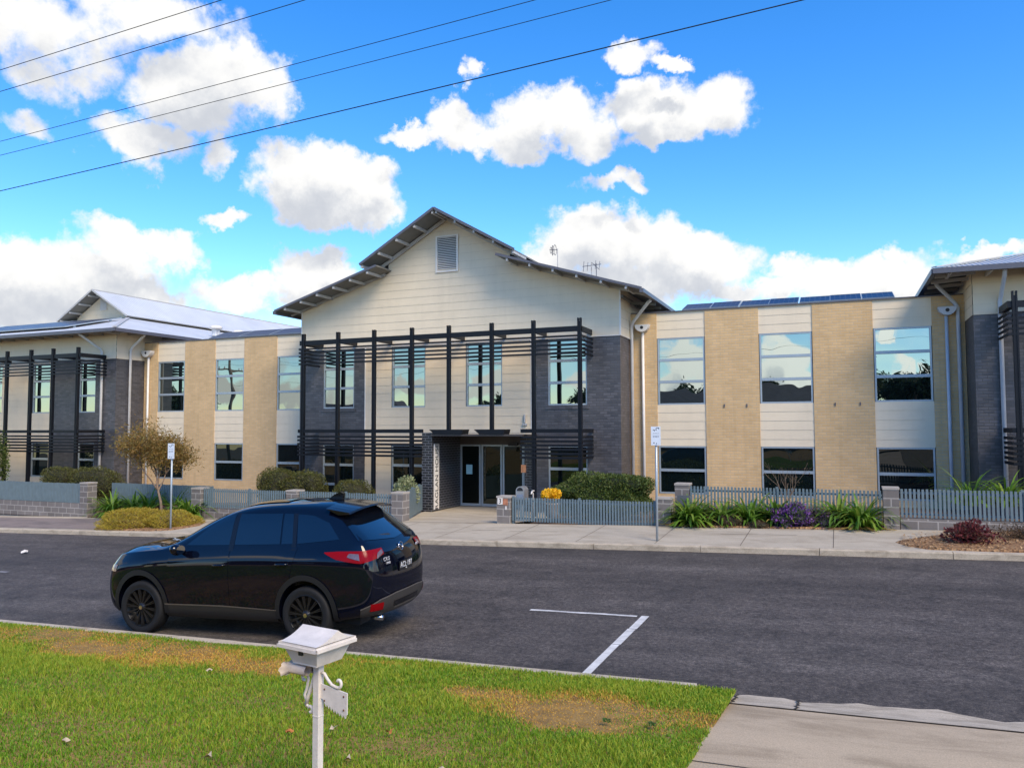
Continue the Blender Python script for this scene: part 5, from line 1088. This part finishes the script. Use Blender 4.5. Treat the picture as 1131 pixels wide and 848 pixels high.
# ------------------------------------------------------------------ white letterbox on its post, near the camera
Z0 = 1.70                                                       # height of the lid's lower edge
mo = (-2.665, 3.60, zlawn(-2.7, 3.6) - .0)
mail = thing('mailbox', mo, 'white letterbox with a gabled lid and scrollwork brackets on a post in the lawn', 'mailbox')
ang = math.radians(-9); mail.rotation_euler = (0, 0, ang); mail.scale = (.905, .905, 1.0); zb = Z0 - mo[2]
M['mail'] = simple('aged_white_enamel', (.67, .61, .54), .5, var=.12, scale=9, bump=.08, bscale=60)
hx, hy = .158, .165
mb = MB()
lid = [(-hx, -hy, zb), (hx, -hy, zb), (hx, hy, zb), (-hx, hy, zb)]; e = .024
top = [(p[0], p[1], zb + e) for p in lid]; rz = zb + .080; inx = .010
def dip(a, b, n=7): return [(a[0] + (b[0] - a[0]) * k / n, a[1] + (b[1] - a[1]) * k / n - .010 * math.sin(math.pi * k / n)) for k in range(n)]
pro = dip((-hy + .008, zb + e), (.02, rz)) + dip((.02, rz), (hy - .008, zb + e)) + [(hy - .008, zb + e)]
mb.add(lid + top, [(3, 2, 1, 0), (0, 1, 5, 4), (1, 2, 6, 5), (2, 3, 7, 6), (3, 0, 4, 7)])
mb.prism([(-hx + inx, y, z) for y, z in pro], (2 * hx - 2 * inx, 0, 0))
mb.box(-hx - .008, hx + .008, -hy - .008, -hy, zb - .006, zb + .012); mb.box(hx, hx + .008, -hy - .008, hy, zb - .006, zb + .012); mb.box(-hx - .008, -hx, -hy - .008, hy, zb - .006, zb + .012)
mb.build('lid', M['mail'], mail, local=True)
mb = MB(); b = .098; t0 = [(-.140, -.145), (.140, -.145), (.140, .145), (-.140, .145)]; b0 = [(-.098, -.100), (.098, -.100), (.098, .105), (-.098, .105)]
mb.add([(x, y, zb - .002) for x, y in t0] + [(x, y, zb - b) for x, y in b0], [(0, 1, 5, 4), (1, 2, 6, 5), (2, 3, 7, 6), (3, 0, 4, 7), (7, 6, 5, 4)])
mb.box(-.10, .10, -.104, -.100, zb - b, zb - b + .012)
tr = mb.build('box', M['mail'], mail, local=True)
mb = MB(); mb.box(-.012, .018, -.1445, -.132, zb - .038, zb - .008); mb.build('lock', simple('dull_brass_lock', (.05, .055, .05), .4, metal=.6), tr, local=True)
mb = MB(); mb.box(.018, .062, -.052, -.008, -.4, zb - b); mb.box(.016, .064, -.054, -.006, zb - b - .28, zb - b - .276); mb.build('post', M['mail'], mail, local=True)
def scroll(name, pts, w=.012, d=.012, parent=mail, y=-.03):
    mb = MB(); mb.tube([(x, y, z) for x, z in pts], w, 8); return mb.build(name, M['mail'], parent, local=True, smooth=True)
def spiral(cx, cz, r0, r1, a0, a1, n=18): return [(cx + (r0 + (r1 - r0) * k / n) * math.cos(a0 + (a1 - a0) * k / n), cz + (r0 + (r1 - r0) * k / n) * math.sin(a0 + (a1 - a0) * k / n)) for k in range(n + 1)]
zt = zb - b
scroll('scroll_bracket', spiral(-.075, zt - .095, .010, .034, 5.0, -.6) + [(-.055, zt - .15), (-.075, zt - .185), (-.058, zt - .21)], .009)
scroll('scroll_bracket', [(.010, zt - .06), (-.012, zt - .12), (-.045, zt - .19), (-.062, zt - .235)], .011)
scroll('scroll_bracket', [(-.062, zt - .235), (-.04, zt - .245)] + spiral(-.022, zt - .26, .022, .008, 2.6, -2.4, 12), .009)
scroll('scroll_bracket', [(.068, zt - .045), (.09, zt - .05), (.115, zt - .075), (.15, zt - .10), (.19, zt - .108)] + spiral(.205, zt - .082, .026, .012, -1.9, 2.6, 14), .009)
mb = MB(); pts = [(.060, zt - .105), (.275, zt - .125), (.275, zt - .235)]
n = 8
for k in range(n): x = .271 - (.271 - .095) * (k + .5) / n; z = zt - .245 + .045 * (k / n) ** 1.2; pts += [(x + .007, z), (x, z - .014), (x - .007, z)]
pts += [(.082, zt - .185), (.060, zt - .18)]
mb.prism([(x, -.034, z) for x, z in pts], (0, .008, 0)); plq = mb.build('name_plaque', M['mail'], mail, local=True)
rust = simple('rusty_screw', (.16, .08, .045), .8, metal=.3)
for sx, sz in ((.095, -.130), (.25, -.145), (.095, -.190), (.25, -.215)): mb = MB(); mb.lathe([(0, -.0385), (.0045, -.038), (.006, -.034)], 10, axis='y', c=(sx, 0, zt + sz)); mb.build('screw', rust, plq, local=True)
tubem = simple('cream_paper_tube', (.56, .47, .39), .7, var=.15, scale=12)
for k, (x, dx) in enumerate(((-.112, 0), (-.072, .012))):
    mb = MB(); vs = []; fs = []; n = 16
    for ring, (yy, r) in enumerate(((-.135, .036), (-.12, .029), (.015, .027))):
        for j in range(n): a = 2 * math.pi * j / n; q = r * (1 + (.14 * math.sin(a * 5 + k) if ring == 0 else 0)); vs.append((-.02 + yy + (.008 * math.cos(a * 5) if ring == 0 else 0), -.075 + .060 * k + q * math.cos(a) - .05 * (ring == 0) + .0, zt - .038 + q * math.sin(a)))
    for r_ in range(2):
        for j in range(n): fs.append((r_ * n + j, r_ * n + (j + 1) % n, (r_ + 1) * n + (j + 1) % n, (r_ + 1) * n + j))
    mb.add(vs, fs); o = mb.build('paper_tube', tubem, mail, local=True, smooth=True)

# ------------------------------------------------------------------ lawn: every blade a sliver of mesh, thin and straw-coloured where it has died off
def dry_at(x, y):
    d = np.zeros_like(x)
    for cx, cy, rx, ry, s in ((-7.6, 7.0, 2.4, .65, .95), (-5.9, 6.9, .8, .45, .8), (-9.6, 7.6, 1.1, .35, .7), (-2.15, 6.45, 1.0, .60, 1.0), (-2.9, 6.75, .5, .3, .95), (-1.5, 6.55, .6, .4, .7), (-11.2, 7.2, 1.2, .4, .7), (-5.2, 7.6, 1.0, .15, .35)):
        w = .25 * np.sin(x * 4.1 + cx) + .22 * np.sin(y * 6.3 + x * 2.7) + .18 * np.sin(x * 11.3 + y * 7.7); e = ((x - cx) / rx) ** 2 + ((y - cy) / ry) ** 2
        d = np.maximum(d, s * np.clip((1.45 - e + w * 1.1) / 1.5, 0, 1))
    return d
def noise2(x, y, seed=0):
    r = np.random.default_rng(seed); s = np.zeros_like(x)
    for k in range(9): a = r.normal(size=2) * (1.3 * 1.45 ** k) / 1.6; s += np.sin(a[0] * x + a[1] * y + r.uniform(0, 6.3)) / (1 + .35 * k)
    return s / 3
def grass(n):
    # denser towards the camera's side so the blades read the same size
    x = -.97 - 15.5 * RNG.random(n) ** 1.25; y = 2.6 + (7.93 - 2.6) * RNG.random(n)
    jag = .025 * np.sin(y * 3.7) + .02 * np.sin(y * 11.3 + 1) + .035 * RNG.normal(size=n); keep = x < -.985 + jag; x, y = x[keep], y[keep]
    d = dry_at(x, y); nn = noise2(x, y, 2); keep = RNG.random(len(x)) < np.clip(.95 - .55 * d + .30 * nn, .2, 1); x, y, d, nn = x[keep], y[keep], d[keep], nn[keep]
    n = len(x); z = zlawn(x, y) - .018
    hgt = (.036 + .030 * nn + .012 * noise2(x * 3, y * 3, 5)) * RNG.uniform(.55, 1.3, n) * (1 - .62 * d); hgt = np.clip(hgt, .012, .11); edge = np.clip((7.93 - y) / .12, 0, 1); hgt *= .6 + .4 * edge + .35 * (1 - edge)
    a = RNG.uniform(0, 2 * np.pi, n); w = RNG.uniform(.0022, .0042, n) * (1 + .6 * np.clip((5.5 - y) * -.2, 0, .5)); lean = RNG.uniform(.1, .95, n) * (1 + d * .6); b = RNG.uniform(0, 2 * np.pi, n)
    wx, wy = np.cos(a) * w, np.sin(a) * w; lx, ly = np.cos(b) * lean * hgt, np.sin(b) * lean * hgt
    P = np.stack([x, y, z], 1); Wv = np.stack([wx, wy, 0 * wx], 1); m1 = P + np.stack([lx * .35, ly * .35, hgt * .6], 1); t = P + np.stack([lx, ly, hgt * (1 - .25 * lean)], 1)
    V = np.stack([P - Wv, P + Wv, m1 + Wv * .8, m1 - Wv * .8, t], 1).reshape(-1, 3); i = np.arange(n) * 5
    F4 = np.stack([i, i + 1, i + 2, i + 3], 1); F3 = np.stack([i + 3, i + 2, i + 4], 1)
    # three kinds of blade: green, yellow-green, straw
    k = RNG.random(n); kind = np.where(k < d * 1.0, 2, np.where(k < .36 + .55 * nn + .25 * noise2(x * .35, y * .35, 9) + d * .5, 1, 0))
    mats = [leafy('green_grass', [(.075, .18, .008), (.15, .31, .013), (.235, .42, .024), (.11, .245, .010)], rough=.5, trans=.4), leafy('yellow_grass', [(.33, .42, .025), (.42, .44, .045), (.26, .39, .02)], rough=.55, trans=.4), leafy('straw_grass', [(.58, .31, .04), (.64, .40, .08), (.46, .22, .035), (.58, .38, .06)], rough=.7, trans=.25)]
    o = link('lawn_grass', fast_mesh('lawn_grass', V, [F4, F3], mats, mi=np.concatenate([kind, kind])), None, (0, 0, 0)); o['kind'] = 'stuff'
grass(370000)
mb0 = simple('fallen_leaf_orange', (.42, .15, .03), .7, var=.3, scale=20); mb1 = simple('fallen_leaf_pale', (.48, .38, .26), .7, var=.3, scale=20)
LV = [(-3.77, 4.76, 0, 'curled orange leaf on the grass left of the letterbox post'), (-3.11, 5.08, 0, 'orange leaf on the grass right of the letterbox'), (-3.0, 4.39, 1, 'pale curled leaf on the grass right of the letterbox post'), (-3.85, 4.05, 1, 'pale leaf on the grass at the bottom of the picture'), (-3.55, 5.0, 1, 'small buff leaf by the letterbox'), (-6.0, 6.3, 1, 'pale leaf at the right of the dead patch behind the letterbox'), (-5.0, 3.9, 1, 'dark pale-edged leaf in the left foreground grass'), (-2.35, 4.45, 1, 'brown leaf in the grass at the lower middle')]
for x, y, m_, lab in LV:
    z = zlawn(x, y) + .035; mb = MB(); a0 = random.uniform(0, 6.3); n = 9; pts = []
    for j in range(n): a = 2 * math.pi * j / n; r = .021 * (1 + .35 * math.cos(a * 3)) * (1.4 if j % 3 == 0 else 1); pts.append((x + r * math.cos(a + a0), y + r * math.sin(a + a0), z + .014 * math.cos(2 * a)))
    mb.add(pts + [(x, y, z - .006)], [(j, (j + 1) % n, n) for j in range(n)]); tag(mb.build('fallen_leaf', mb0 if m_ == 0 else mb1, smooth=True), lab, 'leaf', 'fallen leaves on the lawn')
# clover and broad weeds in the dead patch
for x, y, lab in ((-1.75, 6.12, 'small blue-green weed in the bare patch of lawn, left one'), (-1.40, 6.18, 'small blue-green weed in the bare patch of lawn, nearer the driveway')):
    shrub('lawn_weed', (x, y, zlawn(x, y) + .03), (.035, .03, .012), lab, 'weed', [leafy('weed_leaf', [(.08, .16, .04), (.12, .2, .05)]), M['hedge_core']], n=70, size=.014, power=2, seed=int(-x * 100), core=False, stem=False)
# loose bark chips on the right bed
r_ = np.random.default_rng(5); n = 1600; x = r_.uniform(1.2, 7, n); y = r_.uniform(17.5, 19.7, n); ok = ((x - 1.05) > 1.1 * np.abs((y - 18.3) / 1.4) ** 2 * .9) ; x, y = x[ok], y[ok]; n = len(x)
C = np.stack([x, y, zpath(x, y) + .05 + r_.uniform(-.01, .02, n)], 1); D = r_.normal(size=(n, 3)); D[:, 2] *= .3; D /= np.linalg.norm(D, axis=1, keepdims=True); W_ = np.cross(D, np.array([0, 0, 1.])); V, F = quads_from(C, D * r_.uniform(.02, .055, (n, 1)), W_ * .018)
o = link('bark_chips', fast_mesh('bark_chips', V, F, leafy('bark_chip', [(.42, .22, .08), (.50, .32, .15), (.30, .15, .06), (.58, .42, .24), (.20, .10, .045)], trans=0)), None, (0, 0, 0)); o['kind'] = 'stuff'

# ------------------------------------------------------------------ what stands behind the viewer (the windows mirror it)
hs = thing('brick_house', (-6, -14, 1.2), 'single-storey brick house with a dark hipped roof across the street from the offices', 'house')
mb = MB(); mb.box(-20, 4, -19, -9.5, 0, 3.7); mb.build('wall', brick('house_brick', (.16, .08, .055), (.12, .06, .045), (.2, .17, .15)), hs)
mb = MB(); mb.add([(-20.6, -19.6, 3.7), (4.6, -19.6, 3.7), (4.6, -8.9, 3.7), (-20.6, -8.9, 3.7), (-15.2, -14.2, 6.0), (-.8, -14.2, 6.0)], [(3, 2, 5, 4), (1, 0, 4, 5), (0, 3, 4), (2, 1, 5), (0, 1, 2, 3)]); mb.build('roof', simple('dark_tiles', (.05, .045, .045), .8, var=.3, scale=2), hs)
mb = MB(); mb.box(-7.6, -6.6, -15, -14, 5.2, 6.7); mb.build('chimney', brick('chimney_brick', (.16, .08, .055), (.12, .06, .045), (.2, .17, .15)), hs)
for x in (-17, -10, 0): mb = MB(); mb.box(x, x + 2, -9.5, -9.44, 2.0, 3.4); mb.build('window', M['alu'], hs)
h2 = thing('brick_house', (28, -16, 1.8), 'brick house with a dark hipped roof farther up the street', 'house')
mb = MB(); mb.box(14, 34, -20, -10.5, .8, 4.4); mb.build('wall', brick('house_brick_b', (.2, .12, .08), (.16, .09, .06), (.2, .17, .15)), h2)
mb = MB(); mb.add([(13.4, -20.6, 4.4), (34.6, -20.6, 4.4), (34.6, -9.9, 4.4), (13.4, -9.9, 4.4), (18.8, -15.2, 6.6), (29.2, -15.2, 6.6)], [(3, 2, 5, 4), (1, 0, 4, 5), (0, 3, 4), (2, 1, 5), (0, 1, 2, 3)]); mb.build('roof', simple('dark_tiles_b', (.06, .05, .05), .8, var=.3, scale=2), h2)
h3 = thing('brick_house', (-42, -16, -.2), 'brick house with a dark hipped roof down the street', 'house')
mb = MB(); mb.box(-54, -34, -20, -10.5, -1.2, 2.8); mb.build('wall', brick('house_brick_c', (.2, .12, .08), (.16, .09, .06), (.2, .17, .15)), h3)
mb = MB(); mb.add([(-54.6, -20.6, 2.8), (-33.4, -20.6, 2.8), (-33.4, -9.9, 2.8), (-54.6, -9.9, 2.8), (-49, -15.2, 5.2), (-39, -15.2, 5.2)], [(3, 2, 5, 4), (1, 0, 4, 5), (0, 3, 4), (2, 1, 5), (0, 1, 2, 3)]); mb.build('roof', simple('dark_tiles_c', (.06, .05, .05), .8, var=.3, scale=2), h3)
BT = [(-14, -24, 8.2, 'dark tree behind the left part of the house roof'), (-6.5, -25, 7.8, 'dark tree behind the middle of the house roof'), (5.2, -17, 7.6, 'dense dark tree at the right end of the house'), (10.5, -20, 7.2, 'dark tree between the houses, set back'), (-21, -22, 7.5, 'dark tree behind the left end of the house'), (8.5, -13, 8.5, 'tall dark gum tree between the two houses across the street'), (-26, -13, 6.5, 'broad dark tree left of the house across the street'), (-33, 4.5, 4.8, 'round dark tree by the power pole'), (1.5, -25, 8, 'dark tree rising behind the house roof'), (38, -9, 8, 'dark tree far up the street'), (-60, -6, 9, 'dark tree far down the street')]
for i, (x, y, hh, lab) in enumerate(BT):
    branch_tree('gum_tree', (x, y, zlawn(x, max(.5, min(y, 8)))), hh, 1.05, lab, 'tree', M['gum'], 12000, .19 if hh > 6 else .12, 70 + i, levels=4, trunk=.24, clear=.36, aspect=.45, group='trees on the near side of the street', split=4)

# ------------------------------------------------------------------ sky with fair-weather cumulus, sun behind thin cloud, camera
SUN_AZ, SUN_EL = 52, 44            # degrees to the right of the street-facing normal, height
sd = Vector((math.sin(R(SUN_AZ)) * math.cos(R(SUN_EL)), -math.cos(R(SUN_AZ)) * math.cos(R(SUN_EL)), math.sin(R(SUN_EL))))
f, yaw, pit, rol = 860.0275, R(22.656118), R(3.125338), R(-.202620)
def cam_dir(x, y, z):
    c, s = math.cos(rol), math.sin(rol); x, y = c * x - s * y, s * x + c * y
    cp, sp = math.cos(pit), math.sin(pit); w = cp * z - sp * y; u = sp * z + cp * y
    cy, sy = math.cos(yaw), math.sin(yaw); return Vector((cy * x - sy * w, sy * x + cy * w, u))
cam = bpy.data.cameras.new('camera'); co_ = bpy.data.objects.new('camera', cam); col.objects.link(co_)
cam.sensor_width = 36; cam.lens = f / 1131 * 36; cam.clip_end = 2000; cam.clip_start = .05
co_.matrix_world = Matrix.Translation((0, 0, 2.88)) @ Matrix((cam_dir(1, 0, 0), cam_dir(0, 1, 0), -cam_dir(0, 0, 1))).transposed().to_4x4()
scene.camera = co_
def az_el(px, py): d = cam_dir((px - 565.5) / f, -(py - 424) / f, 1).normalized(); return d
# clouds by compass direction: (centre as seen from the street, half width, half height in radians, weight)
CL = [(25, 25, 105, 34, .62), (75, 78, 50, 26, .55), (175, 20, 70, 24, .62), (20, 130, 26, 12, .42),
      (255, 88, 52, 42, 1), (215, 108, 60, 36, .95), (155, 155, 40, 22, .75), (305, 95, 20, 30, .6), (240, 170, 17, 20, .5),
      (345, 205, 58, 42, 1.15), (405, 215, 44, 36, 1.1), (370, 230, 70, 24, 1.0), (245, 245, 20, 10, .7),
      (65, 302, 115, 38, .95), (190, 280, 36, 24, .9), (145, 265, 45, 20, .85), (20, 335, 100, 40, .9), (120, 330, 90, 30, .9), (5, 272, 20, 10, .7),
      (345, 298, 46, 26, 1.0), (270, 325, 55, 22, .95), (350, 325, 50, 30, .9),
      (505, 138, 36, 24, .95), (455, 150, 36, 10, .7), (600, 128, 58, 32, 1.05), (570, 155, 40, 22, .85), (655, 150, 26, 22, .7), (705, 118, 48, 26, 1.1), (770, 122, 60, 34, 1.1), (740, 150, 60, 12, .7),
      (698, 58, 26, 17, .8), (735, 72, 22, 8, .7), (519, 83, 9, 13, .55), (677, 203, 36, 10, .65),
      (665, 268, 74, 38, 1.1), (625, 285, 45, 30, 1.0), (735, 268, 36, 32, 1.0), (715, 310, 110, 30, 1.0), (780, 290, 55, 28, .95), (865, 295, 26, 15, .8), (855, 318, 34, 18, .9), (800, 325, 34, 14, .9), (905, 312, 55, 24, .95), (965, 300, 55, 20, .9), (990, 318, 60, 20, .95), (1090, 284, 46, 10, .8)]
# the clouds behind the viewer that the office windows mirror
MIRROR = [(752, 402, 26, 26, 1.1), (745, 425, 40, 14, .9), (862, 398, 36, 26, 1.1), (880, 420, 40, 16, .9), (985, 372, 12, 8, .8), (1015, 408, 26, 12, .9), (640, 420, 30, 16, .9), (455, 428, 26, 12, .8), (255, 432, 40, 12, .7), (320, 440, 30, 14, .7), (540, 430, 26, 14, .8)]
w = bpy.data.worlds.new('World'); scene.world = w; w.use_nodes = True; nt = w.node_tree; nt.nodes.clear()
def density_group():
    g = bpy.data.node_groups.new('cloud_density', 'ShaderNodeTree')
    g.interface.new_socket('Vector', in_out='INPUT', socket_type='NodeSocketVector'); g.interface.new_socket('Density', in_out='OUTPUT', socket_type='NodeSocketFloat')
    gi = g.nodes.new('NodeGroupInput'); go = g.nodes.new('NodeGroupOutput'); vec = gi.outputs[0]
    def vm(op, a, b=None):
        n = g.nodes.new('ShaderNodeVectorMath'); n.operation = op
        for i, v in enumerate((a, b)):
            if v is None: continue
            if hasattr(v, 'links') or hasattr(v, 'is_linked'): g.links.new(v, n.inputs[i])
            else: n.inputs[i].default_value = v
        return n.outputs['Value'] if op == 'DOT_PRODUCT' else n.outputs[0]
    def ma(op, *a):
        n = g.nodes.new('ShaderNodeMath'); n.operation = op
        for i, v in enumerate(a):
            if hasattr(v, 'is_linked'): g.links.new(v, n.inputs[i])
            else: n.inputs[i].default_value = v
        return n.outputs[0]
    def noise(scale, detail, rough, outp=0, off=(0, 0, 0), dist=0):
        n = g.nodes.new('ShaderNodeTexNoise'); n.inputs['Scale'].default_value = scale; n.inputs['Detail'].default_value = detail; n.inputs['Roughness'].default_value = rough; n.inputs['Distortion'].default_value = dist
        g.links.new(vm('ADD', vec, off), n.inputs['Vector']); return n.outputs[outp]
    # billow the direction before it is measured against the cloud centres
    wc = vm('SUBTRACT', noise(16, 6, .62, 1, (3, 1, 7)), (.5, .5, .5)); warp = vm('MULTIPLY', wc, (.085, .085, .085)); v2 = vm('ADD', vec, warp)
    acc = None
    for px, py, rx, ry, wt in CL + MIRROR:
        c = az_el(px, py)
        if (px, py, rx, ry, wt) in MIRROR: c.y = -c.y
        t1 = Vector((0, 0, 1)).cross(c).normalized(); t2 = c.cross(t1)
        a = vm('DOT_PRODUCT', v2, tuple(t1 / (rx * .98 / f))); b = vm('DOT_PRODUCT', v2, tuple(t2 / (ry * .98 / f)))
        e = ma('MULTIPLY_ADD', b, b, ma('MULTIPLY', a, a)); k = ma('MULTIPLY', ma('SUBTRACT', 1.0, e), wt); k = ma('MAXIMUM', k, -1.5)
        acc = k if acc is None else ma('SMOOTH_MAX', acc, k, .25)
    # elsewhere (behind the viewer and overhead) the same kind of cloud, scattered
    sc = noise(2.6, 3, .5, 0, (11.3, 4.1, 2.2)); sp = g.nodes.new('ShaderNodeSeparateXYZ'); g.links.new(vec, sp.inputs[0]); hi = ma('MAXIMUM', ma('SUBTRACT', sp.outputs[2], .30), 0.0); rest = ma('MULTIPLY', ma('SUBTRACT', ma('SUBTRACT', sc, .52), ma('MULTIPLY', hi, .9)), 9.0)
    dv = vm('DOT_PRODUCT', vec, tuple(cam_dir(0, 0, 1))); side = ma('MULTIPLY', ma('SUBTRACT', .52, dv), 6.0); side = ma('MINIMUM', ma('MAXIMUM', side, -2.0), 0.0)
    acc = ma('MAXIMUM', acc, ma('ADD', rest, ma('MULTIPLY', side, 1.5)))
    det = ma('MULTIPLY', ma('SUBTRACT', noise(24, 8, .58, 0, (1.7, 5.5, 9.1)), .5), 2.0); det2 = ma('MULTIPLY', ma('SUBTRACT', noise(60, 6, .62), .5), .65)
    g.links.new(ma('ADD', ma('ADD', acc, det), det2), go.inputs[0]); return g
G = density_group()
tc = N(nt, 'ShaderNodeTexCoord'); geo = tc.outputs['Generated']
def dens(offset):
    n = nt.nodes.new('ShaderNodeGroup'); n.node_tree = G
    if offset: a = N(nt, 'ShaderNodeVectorMath', operation='ADD'); L(nt, geo, a.inputs[0]); a.inputs[1].default_value = offset; L(nt, a.outputs[0], n.inputs[0])
    else: L(nt, geo, n.inputs[0])
    return n.outputs[0]
lit = sd * .018 + Vector((0, 0, .034)); d0 = dens(None); d1 = dens(tuple(lit))
def mr(v, a, b, c=0., d=1., smooth=True):
    n = N(nt, 'ShaderNodeMapRange', interpolation_type='SMOOTHSTEP' if smooth else 'LINEAR'); L(nt, v, n.inputs['Value']); n.inputs['From Min'].default_value = a; n.inputs['From Max'].default_value = b; n.inputs['To Min'].default_value = c; n.inputs['To Max'].default_value = d; return n.outputs[0]
alpha = mr(d0, -.30, .50)
sky = N(nt, 'ShaderNodeTexSky', sky_type='NISHITA', sun_disc=False, sun_elevation=R(SUN_EL), sun_rotation=math.atan2(sd.x, sd.y), air_density=1.0, dust_density=.05, ozone_density=3.0, altitude=100)
hsv = N(nt, 'ShaderNodeHueSaturation'); hsv.inputs['Hue'].default_value = .507; hsv.inputs['Saturation'].default_value = 1.36; hsv.inputs['Value'].default_value = 1.34; L(nt, sky.outputs[0], hsv.inputs['Color'])
thick = mr(d1, -.5, 1.25)                                    # how much cloud lies between here and the light
shade = ramp(nt, thick, [(0, (4.8, 4.78, 4.7)), (.30, (4.45, 4.45, 4.45)), (.62, (3.8, 3.88, 4.02)), (1, (2.95, 3.1, 3.4))])
# clouds glow where one looks towards the sun through them
dt = N(nt, 'ShaderNodeVectorMath', operation='DOT_PRODUCT'); L(nt, geo, dt.inputs[0]); dt.inputs[1].default_value = tuple(sd)
glow = mr(dt.outputs['Value'], .05, .95, 1.0, 3.3, False); gm = N(nt, 'ShaderNodeVectorMath', operation='SCALE'); L(nt, shade, gm.inputs[0]); L(nt, glow, gm.inputs['Scale']); shade = gm.outputs[0]
mx = N(nt, 'ShaderNodeMix', data_type='RGBA'); L(nt, alpha, mx.inputs[0]); L(nt, hsv.outputs[0], mx.inputs[6]); L(nt, shade, mx.inputs[7])
bg = N(nt, 'ShaderNodeBackground'); bg.inputs['Strength'].default_value = .15; L(nt, mx.outputs[2], bg.inputs[0]); wo = N(nt, 'ShaderNodeOutputWorld'); L(nt, bg.outputs[0], wo.inputs[0])
su = bpy.data.lights.new('sun', 'SUN'); su.energy = 3.1; su.angle = R(28); su.color = (1, .84, .61); so = bpy.data.objects.new('sun', su); col.objects.link(so); so.location = (20, -20, 40)
so.rotation_euler = (-sd).to_track_quat('-Z', 'Y').to_euler()
vs = scene.view_settings; vs.view_transform = 'Standard'; vs.look = 'None'; vs.exposure = .52; vs.gamma = 1; vs.use_curve_mapping = False
scene.cycles.max_bounces = 8; scene.cycles.diffuse_bounces = 3; scene.cycles.glossy_bounces = 4
